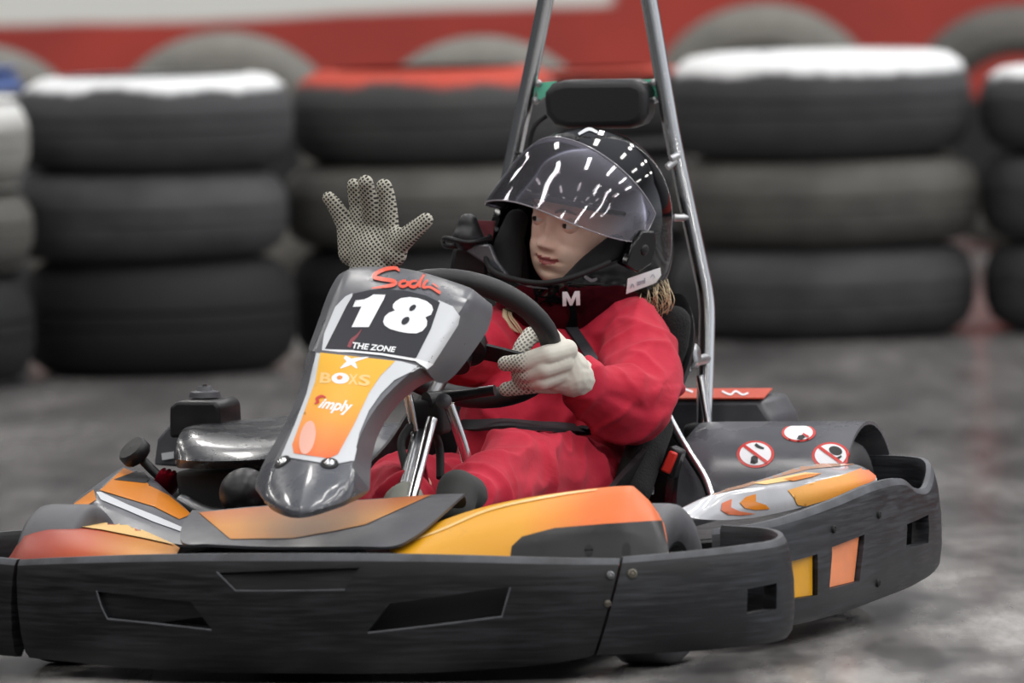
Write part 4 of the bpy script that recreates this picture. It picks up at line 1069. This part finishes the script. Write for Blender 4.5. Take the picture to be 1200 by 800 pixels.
# face relief
G = [(0, -0.010, .0075, .016, .009), (0, -0.031, .0115, .0095, .0155), (-.0115, -.0335, .006, .0055, .006), (.0115, -.0335, .006, .0055, .006), (-.029, .002, .016, .009, -.009), (.029, .002, .016, .009, -.009),
     (0, .022, .045, .008, .003), (-.036, -.032, .020, .018, .009), (.036, -.032, .020, .018, .009), (0, -.052, .017, .0040, .0045), (0, -.0612, .013, .0042, .005), (0, -.0565, .021, .0018, -.0035), (0, -.074, .02, .005, -.003), (0, -.088, .016, .012, .005),
     (-.022, -.0555, .004, .004, -.002), (.022, -.0555, .004, .004, -.002)]
fw = HR3 @ Vector((0, -1, 0)); lipf = set()
for v in body.data.vertices:
    q = HRI @ (v.co + p0 - HC - HUP)
    if q.y < -0.02 and abs(q.x) < 0.075 and -0.115 < q.z < 0.08:
        wgt = min(1, (-q.y - 0.02) / 0.02)
        d = sum(a * math.exp(-((q.x - x) / sx) ** 2 - ((q.z - z) / sz) ** 2) for x, z, sx, sz, a in G)
        v.co += fw * d * wgt
        smile = 0.004 * min(1, (abs(q.x) / 0.02) ** 2)
        if (q.x / 0.024) ** 2 + ((q.z + 0.0565 - smile) / 0.0075) ** 2 < 1: lipf.add(v.index)
body.data.materials.append(M['lip'])
for p in body.data.polygons:
    if all(i in lipf for i in p.vertices): p.material_index = 1
def sphere_part(c, r, keep=None, seg=28, rings=20):
    vs, fs = [], []
    for i in range(rings + 1):
        th = math.pi * i / rings
        for k in range(seg):
            ph = 2 * math.pi * k / seg; vs.append(Vector((math.sin(th) * math.cos(ph), math.cos(th), math.sin(th) * math.sin(ph))) * r)
    for i in range(rings):
        for k in range(seg):
            q = (k + 1) % seg; fs.append((i * seg + k, i * seg + q, (i + 1) * seg + q, (i + 1) * seg + k))
    return vs, fs
gaze = Vector((-0.50, -0.86, 0.0)).normalized()
for s in (-1, 1):
    ec = Vector((s * 0.0285, -0.0670, 0.001))
    rot = gaze.to_track_quat('Y', 'Z').to_matrix()
    vs, fs = sphere_part(ec, 0.0125)
    e = mesh('eye', [HC + HUP + HR3 @ (ec + rot @ v) for v in vs], fs, M['eye'], body)
    e.data.materials.append(M['iris'])
    for p in e.data.polygons:
        c = HRI @ (Vector(p.center) + p0 - HC - HUP) - ec
        if c.normalized().dot(gaze) > 0.80: p.material_index = 1
    # lids: shell pieces over and under the eye, leaving an almond slit
    lv, lf = sphere_part(ec, 0.0135, seg=40, rings=30)
    keep = [f for f in lf if (lambda c: (c.z > 0.0038 - 28 * c.x * c.x or c.z < -0.0040 + 24 * c.x * c.x) and c.y < 0.002)(sum((lv[i] for i in f), Vector()) / 4)]
    mesh('eyelid', [HC + HUP + HR3 @ (ec + v) for v in lv], keep, M['skin'], body, True, False, 0)
    tube('eyebrow', [HUP + H(s * 0.014, -0.0885, 0.020), HUP + H(s * 0.028, -0.086, 0.0255), HUP + H(s * 0.043, -0.074, 0.021)], [0.0018, 0.0026, 0.0012], mat('brown_eyebrow', '#6b4a34', 0.8), body, 8)

# overalls: one continuous garment
def jit(p, r): return [(p, r)]
sp = []
sp += chain([(NEC + Vector((0, 0, -0.035)), 0.055), (CHE, 0.098), (BEL, 0.112), (PEL, 0.112)]) + chain([(CHE + Vector((-.03, 0, 0)), 0.09), (K(605, 500, 1.16), 0.085), (K(610, 570, 1.16), 0.10)])
sp += [ellipsoid(CHE + Vector((0, 0.0, 0.01)), (0.135, 0.085, 0.085))]
sp += chain([(CHE + Vector((0.04, 0, 0.045)), 0.06), (LSH + Vector((0, 0, 0.005)), 0.054), (K(752, 440, 1.12), 0.056), (LEL, 0.056), (K(722, 472, 0.99), 0.052), (LWR, 0.036)])
sp += chain([(LSH + Vector((-0.03, 0.02, 0.02)), 0.05), (K(735, 395, 1.22), 0.05)])
sp += chain([(CHE + Vector((-0.04, 0, 0.045)), 0.06), (RSH, 0.052), (K(550, 410, 1.12), 0.052), (REL, 0.05), (K(452, 352, 0.94), 0.032)])
sp += chain([(PEL, 0.10), (LHP, 0.075), (K(650, 560, 0.96), 0.068), (K(608, 552, 0.80), 0.060), (K(590, 572, 0.70), 0.055), (LAN, 0.042)])
sp += chain([(PEL, 0.10), (RHP, 0.075), (K(540, 590, 0.98), 0.066), (K(480, 578, 0.82), 0.055), (K(455, 585, 0.70), 0.05), (RAN, 0.04)])
suit = blob('overalls', sp, M['suit'], body, 0.0042, 7)
# folds
me = suit.data
nrm = [v.normal.copy() for v in me.vertices]
ELB = K(738, 462, 1.0)
for v, n in zip(me.vertices, nrm):
    c = v.co + p0
    wv3 = noise.noise_vector(c * 5) * 0.07
    a = max(0, 1 - abs(noise.noise((c + wv3) * 7.5)) * 1.6) ** 3; b_ = max(0, 1 - abs(noise.noise((c + wv3 * 1.3 + Vector((5, 3, 1))) * 15)) * 1.8) ** 3
    k = 1.3 if c.z < 0.34 else 1.0
    d = (a * 0.012 - 0.004 + b_ * 0.0045) * k
    e_ = (c - ELB).length
    if e_ < 0.09: d += -0.012 * math.exp(-((c - ELB).dot(Vector((0.5, 0, 0.85))) / 0.010) ** 2) * (1 - e_ / 0.09)
    v.co += n * d
s = suit.modifiers.new('s', 'SMOOTH'); s.factor = 0.5; s.iterations = 2; bake(suit, 0)
BS = bvh_of(suit)
# seat belt straps belong to the kart: lap band and shoulder strap following the garment
def strap(name, pts, wd, th=0.0025, off=0.003):
    P = catmull([Vector((a, b, 0)) for a, b in pts], 6); rows = [[], [], []]
    L = []
    for i, q in enumerate(P):
        t = (P[min(i + 1, len(P) - 1)] - P[max(i - 1, 0)]).normalized(); nn = Vector((-t.y, t.x, 0)) * wd / 2
        r = []
        for k in (-1, -0.33, 0.33, 1):
            h = hit(BS, q.x + nn.x * k, q.y + nn.y * k)
            r.append((h[0] + h[1] * off, h[1]) if h else None)
        if all(r): L.append([x[0] for x in r])
    vs, fs = grid(L)
    o = mesh(name, vs, fs, M['webbing'], kart, True, True, 0)
    sm = o.modifiers.new('m', 'SMOOTH'); sm.iterations = 14; sm.factor = 0.5
    d = o.modifiers.new('t', 'SOLIDIFY'); d.thickness = th * 2; d.offset = 0
    return bake(o, 40)
strap('lap_belt', [(545, 498), (580, 500), (630, 503), (668, 504), (690, 504)], 25, off=0.011)
strap('shoulder_strap', [(664, 378), (674, 392), (688, 412), (697, 428)], 26)

# gloves
def glove_part(name, parts, m, label):
    g = blob(name, parts, m, body, 0.0018, 3, 0.5); g['label'] = label; return g
y = 0.93
g1 = []
palm = [((418, 276), .020), ((436, 274), .020), ((450, 278), .020)]
wr = K(438, 322, y)
for (q, r) in palm: g1 += [capsule(K(436, 304, y), K(q[0], q[1], y), 0.034, r)]
g1 += [capsule(wr, K(437, 295, y), 0.036, 0.036), capsule(K(412, 296, y), K(408, 270, y), 0.020, 0.017), capsule(K(460, 296, y - .01), K(466, 280, y - .01), 0.022, 0.018)]
def fing(pts): return chain([(K(a, b, c), r) for a, b, c, r in pts])
g1 += fing([(410, 276, y, .014), (400, 254, y - .004, .0130), (392, 240, y - .010, .0118), (385.5, 232, y - .014, .0100)])          # little finger
g1 += fing([(423, 264, y, .0140), (419, 240, y + .002, .0125), (416, 225, y - .004, .0112), (414.5, 217, y - .010, .0102)])          # ring
g1 += fing([(437, 262, y, .0145), (433, 240, y - .018, .0130), (430, 224, y - .034, .0124), (428.5, 214, y - .045, .0115)])          # middle
g1 += fing([(456, 268, y, .0150), (454.5, 246, y - .004, .0142), (452.5, 229, y - .008, .0132), (450, 219, y - .012, .0122)])        # index
g1 += fing([(462, 290, y - .012, .018), (478, 276, y - .02, .0150), (491, 265, y - .022, .0130), (499, 258, y - .022, .0112)])       # thumb
glove_part('glove', g1, glove('dotted_knit_glove'), 'grey dotted knit glove raised with open palm')
h = 0.845
g2 = [capsule(K(690, 448, 0.93), K(668, 440, 0.89), 0.030, 0.030), capsule(K(668, 440, 0.885), K(660, 416, 0.87), 0.030, 0.022), capsule(K(668, 440, 0.885), K(652, 440, 0.87), 0.030, 0.024), capsule(K(668, 432, 0.885), K(648, 424, 0.86), 0.028, 0.022)]
g2 += fing([(664, 410, .860, .0165), (640, 416, .822, .0150), (612, 425, .815, .0135), (592, 426, .83, .0115)])      # index over the rim
g2 += fing([(660, 424, .855, .0160), (636, 432, .822, .0145), (617, 438, .825, .013), (608, 438, .845, .012)])       # middle
g2 += fing([(656, 438, .86, .0155), (634, 446, .832, .014), (618, 446, .84, .0125), (608, 444, .86, .011)])          # ring
g2 += fing([(650, 450, .875, .0145), (628, 451, .862, .0125), (606, 454, .858, .0118), (593, 456, .86, .0108)])      # little finger
g2 += fing([(660, 412, .90, .016), (640, 388, .90, .014), (622, 393, .89, .013), (612, 406, .875, .0125), (606, 417, .865, .011)])         # thumb on the driver's side
glove_part('glove', g2, glove('knit_glove_plain_back', K(628, 420, 0.84).x - p0.x), 'pale glove gripping the steering wheel')

# shoes
for pts, side in (([(556, 590, .52, .036), (536, 574, .44, .030), (532, 596, .42, .030)], 1), ([(470, 596, .50, .034), (476, 585, .44, .026), (474, 600, .42, .028)], -1)):
    sh = blob('shoe', fing(pts), M['shoe'] if side == 1 else M['sole'], body, 0.004, 4)

# helmet
def shell_pt(az, el, grow=0.0):
    """az 0 = forward, el up; a full-face shell with chin bar"""
    x, yv, z = math.sin(az) * math.cos(el), -math.cos(az) * math.cos(el), math.sin(el)
    a, b, c = 0.125 + grow, 0.150 + grow, (0.146 if z > 0 else 0.180) + grow
    p = 2.0 if z > 0 else 2.0 + 0.5 * min(1, -z / 0.5)
    k = (abs(x / a) ** p + abs(yv / b) ** p + abs(z / c) ** p) ** (-1 / p)
    P = Vector((x, yv, z)) * k
    if P.z < 0 and P.y < 0:                                   # chin bar pushes forward
        f = min(1, -P.z / 0.09) * max(0, -P.y / 0.15) ** 2
        P.y -= 0.020 * f
    if P.z < -0.06: P.x *= 1 - 0.08 * min(1, (-P.z - 0.06) / 0.08)
    if P.z < -0.04 and P.y > 0: P.y *= 1 - 0.12 * min(1, (-P.z - 0.04) / 0.08)
    return P
def port(P):
    """inside the eye port?"""
    s = (abs(P.x) / 0.118)
    lo = -0.064 + 0.046 * s ** 3; hi = 0.062 - 0.02 * s ** 3
    return P.y < -0.012 and lo < P.z < hi
def shell_mesh(name, grow, m, parent, thick, az0=-math.pi, az1=math.pi, el0=R(-64), el1=R(90), na=150, ne=96, opening=True, angle=40, inward=True):
    vs, fs = [], []
    for i in range(ne + 1):
        el = el0 + (el1 - el0) * i / ne
        for k in range(na): vs.append(shell_pt(az0 + (az1 - az0) * k / na, el, grow))
    for i in range(ne):
        for k in range(na):
            q = (k + 1) % na; f = (i * na + k, i * na + q, (i + 1) * na + q, (i + 1) * na + k)
            c = sum((vs[j] for j in f), Vector()) / 4
            if c.z < -0.146 or (opening and port(c)): continue
            fs.append(f)
    o = mesh(name, [HC + HR3 @ v for v in vs], fs, m, parent, True, False, 0)
    bm = bmesh.new(); bm.from_mesh(o.data)
    bmesh.ops.delete(bm, geom=[v for v in bm.verts if not v.link_faces], context='VERTS')
    bmesh.ops.remove_doubles(bm, verts=bm.verts, dist=1e-5)
    bmesh.ops.recalc_face_normals(bm, faces=bm.faces)
    ctr = HC - org(o)
    if sum((f.calc_center_median() - ctr).dot(f.normal) for f in bm.faces) < 0: bmesh.ops.reverse_faces(bm, faces=bm.faces)
    for _ in range(6):
        bmesh.ops.smooth_vert(bm, verts=[v for v in bm.verts if v.is_boundary], factor=0.5, use_axis_x=True, use_axis_y=True, use_axis_z=True)
    bm.to_mesh(o.data); bm.free()
    d = o.modifiers.new('t', 'SOLIDIFY'); d.thickness = thick; d.offset = -1
    return bake(o, 45)
helmet = shell_mesh('helmet', 0.0, M['helmet'], body, 0.006)
helmet['label'] = 'gloss black full-face helmet with raised clear visor'
shell_mesh('helmet_lining', -0.008, M['lining'], helmet, 0.014, na=100, ne=64)
BHM = bvh_of(helmet)
for s in (-1, 1):
    blob('cheek_pad', chain([(H(s * 0.094, -0.040, -0.008), 0.018), (H(s * 0.080, -0.074, -0.042), 0.023), (H(s * 0.056, -0.098, -0.078), 0.020)]) + chain([(H(s * 0.085, -0.060, -0.050), 0.024), (H(s * 0.072, -0.06, -0.085), 0.022)]), M['lining'], helmet, 0.004, 4)
# rubber edge of the port
ed = []
def port_edge(upper):
    out = []
    for i in range(41):
        x = -0.112 + 0.224 * i / 40; s = abs(x) / 0.118
        z = (0.062 - 0.02 * s ** 3) if upper else (-0.064 + 0.046 * s ** 3)
        lo, hi = -0.25, 0.0                              # find the shell surface at this x, z
        best = None
        for k in range(200):
            az = math.asin(max(-1, min(1, x / 0.126))) if k == 0 else None
            break
        az, el = math.asin(max(-0.99, min(0.99, x / 0.135))), math.asin(max(-0.99, min(0.99, z / 0.16)))
        for _ in range(30):
            P = shell_pt(az, el); az += (x - P.x) / 0.15 * 0.7; el += (z - P.z) / 0.15 * 0.7
        out.append(H(*(shell_pt(az, el) * 0.997)))
    return out
tube('port_rubber', port_edge(False), 0.0042, M['blackmatte'], helmet, 10, 1)
tube('port_rubber', port_edge(True), 0.0042, M['blackmatte'], helmet, 10, 1)
# visor, swung up on its side pivots
VUP = R(42); piv = Vector((0, -0.005, -0.005)); RX = Matrix.Rotation(-VUP, 3, 'X')
vrow = []
for i in range(13):
    el = R(-24) + R(50) * i / 12; row = []
    for k in range(41):
        a = -1 + 2 * k / 40; az = R(80) * a
        e2 = el * (1 - (0.80 if el < 0 else 0.30) * abs(a) ** 3)
        row.append(shell_pt(az, e2, 0.004) if e2 > 0 else Vector((shell_pt(az, e2, 0.004).x, shell_pt(az, 0, 0.004).y * 0.5 + 0.5 * shell_pt(az, e2, 0.004).y, shell_pt(az, e2, 0.004).z)))
    vrow.append(row)
vs, fs = grid(vrow)
vis = mesh('visor', [HC + HR3 @ (piv + RX @ (v - piv)) for v in vs], fs, M['visor'], helmet, True, True, 0)
d = vis.modifiers.new('t', 'SOLIDIFY'); d.thickness = 0.002; d.offset = 0; bake(vis, 45)
M['visoredge'] = mat('visor_edge', '#8d8a90', 0.15)
bound = vrow[0] + [r[-1] for r in vrow][1:] + vrow[-1][::-1][1:] + [r[0] for r in vrow][::-1][1:-1]
tube('visor_edge', [HC + HR3 @ (piv + RX @ (v - piv)) for v in bound], 0.0012, M['visoredge'], vis, 6, 1, True)
for s in (-1, 1):
    c = shell_pt(s * R(82), R(-4), 0.010); n = Vector((s, -0.1, 0)).normalized()
    u = Vector((0, 1, 0)); up = Vector((0, 0, 1))
    sh = [(-0.040, -0.020), (-0.030, 0.010), (-0.006, 0.030), (0.022, 0.026), (0.032, 0.004), (0.022, -0.024), (-0.010, -0.034)]
    pc = prism('pivot_cover', [H(*(c + u * a + up * b)) for a, b in sh], HR3 @ n, -0.016, -0.0015, mat('satin_black_cover', '#0a090b', 0.12), helmet, 0.003)
    lathe('pivot_screw', [(0.0006, 0.003), (0.006, 0.003), (0.008, 0.0015), (0.009, -0.002), (0.0006, -0.002)], H(*(c - n * 0.0015)), HR3 @ n, M['black'], pc, 20)
# chin vent and marks
poly('size_letter', [(659, 341.5), (664.5, 341.3), (669, 350), (673.5, 340.6), (679, 340.3), (679.6, 356.8), (675, 357), (674.7, 347), (670.5, 357), (667.5, 357.2), (663.5, 348), (663.7, 357.8), (659.2, 358)], BHM, M['white'], helmet, 0.0015, cell=2)
st = poly('white_sticker', [(735, 326), (773, 313), (774, 322), (768, 331), (733, 344)], BHM, M['white'], helmet, 0.0012)
lay('blue_print', [text_shape('zml', [(745, 328), (755, 325), (755, 331), (745, 334)], 0.03), stroke([(738, 337), (740, 332), (742, 336)], 1), stroke([(761, 325), (764, 321), (766, 325)], .8)], BHM, M['greyink'], st, 0.002)
lay('vent_slot', [stroke([(580, 303), (595, 316), (615, 326), (638, 330)], [1, 2, 2, 1]), stroke([(585, 318), (600, 328), (620, 335), (642, 338)], [1, 2, 2, 1])], BHM, M['greyplastic'], helmet, 0.001)
lay('vent_lever', [stroke([(683, 322), (692, 328), (699, 326)], [3, 4, 3])], BHM, M['greyplastic'], helmet, 0.0022)
lay('crown_badge_glint', [stroke([(678, 158), (690, 152), (700, 156)], [3, 4, 3])], BHM, M['palewhite'], helmet, 0.0012)  # badge mark with the lamp reflection on the crown painted in
poly('vent_hole', ell(675, 163, 3.5, 2), BHM, M['blackmatte'], helmet, 0.0014)

# hair escaping below the helmet
hs = []
for i in range(44):
    a = random.uniform(0, 1); q = random.gauss(0, 3.4)
    x0 = 740 + 44 * a; y0 = 352 - 16 * a
    pts = [K(x0, y0 - 10, 1.30), K(x0 + 6 + q, y0 + 2, 1.27 + q * .004), K(x0 + 8 + q * 2, y0 + 14, 1.26), K(x0 + 2 + q * 3, y0 + 24 + q, 1.27)]
    if i % 6 == 0: pts = [K(x0, y0, 1.30), K(x0 + 14, y0 + 2 + q, 1.28), K(x0 + 18, y0 + 16 + q, 1.28), K(x0 + 8, y0 + 26, 1.28)]
    hs.append(tube_data(catmull(pts, 5), random.uniform(0.00035, 0.0007), 5))
vs, fs = join(hs)
mesh('hair_lock', vs, fs, M['hair'], body, True, True, 0)
hs = []
for i in range(18):
    q = random.uniform(-5, 5)
    pts = [K(598 + q, 350, 1.20), K(594 + q, 368, 1.17), K(600 + q * 1.4, 380, 1.16), K(608 + q * 1.4, 390 + q * .6, 1.16)]
    hs.append(tube_data(catmull(pts, 5), random.uniform(0.0007, 0.0012), 5))
vs, fs = join(hs)
mesh('hair_lock', vs, fs, M['hair'], body, True, True, 0)
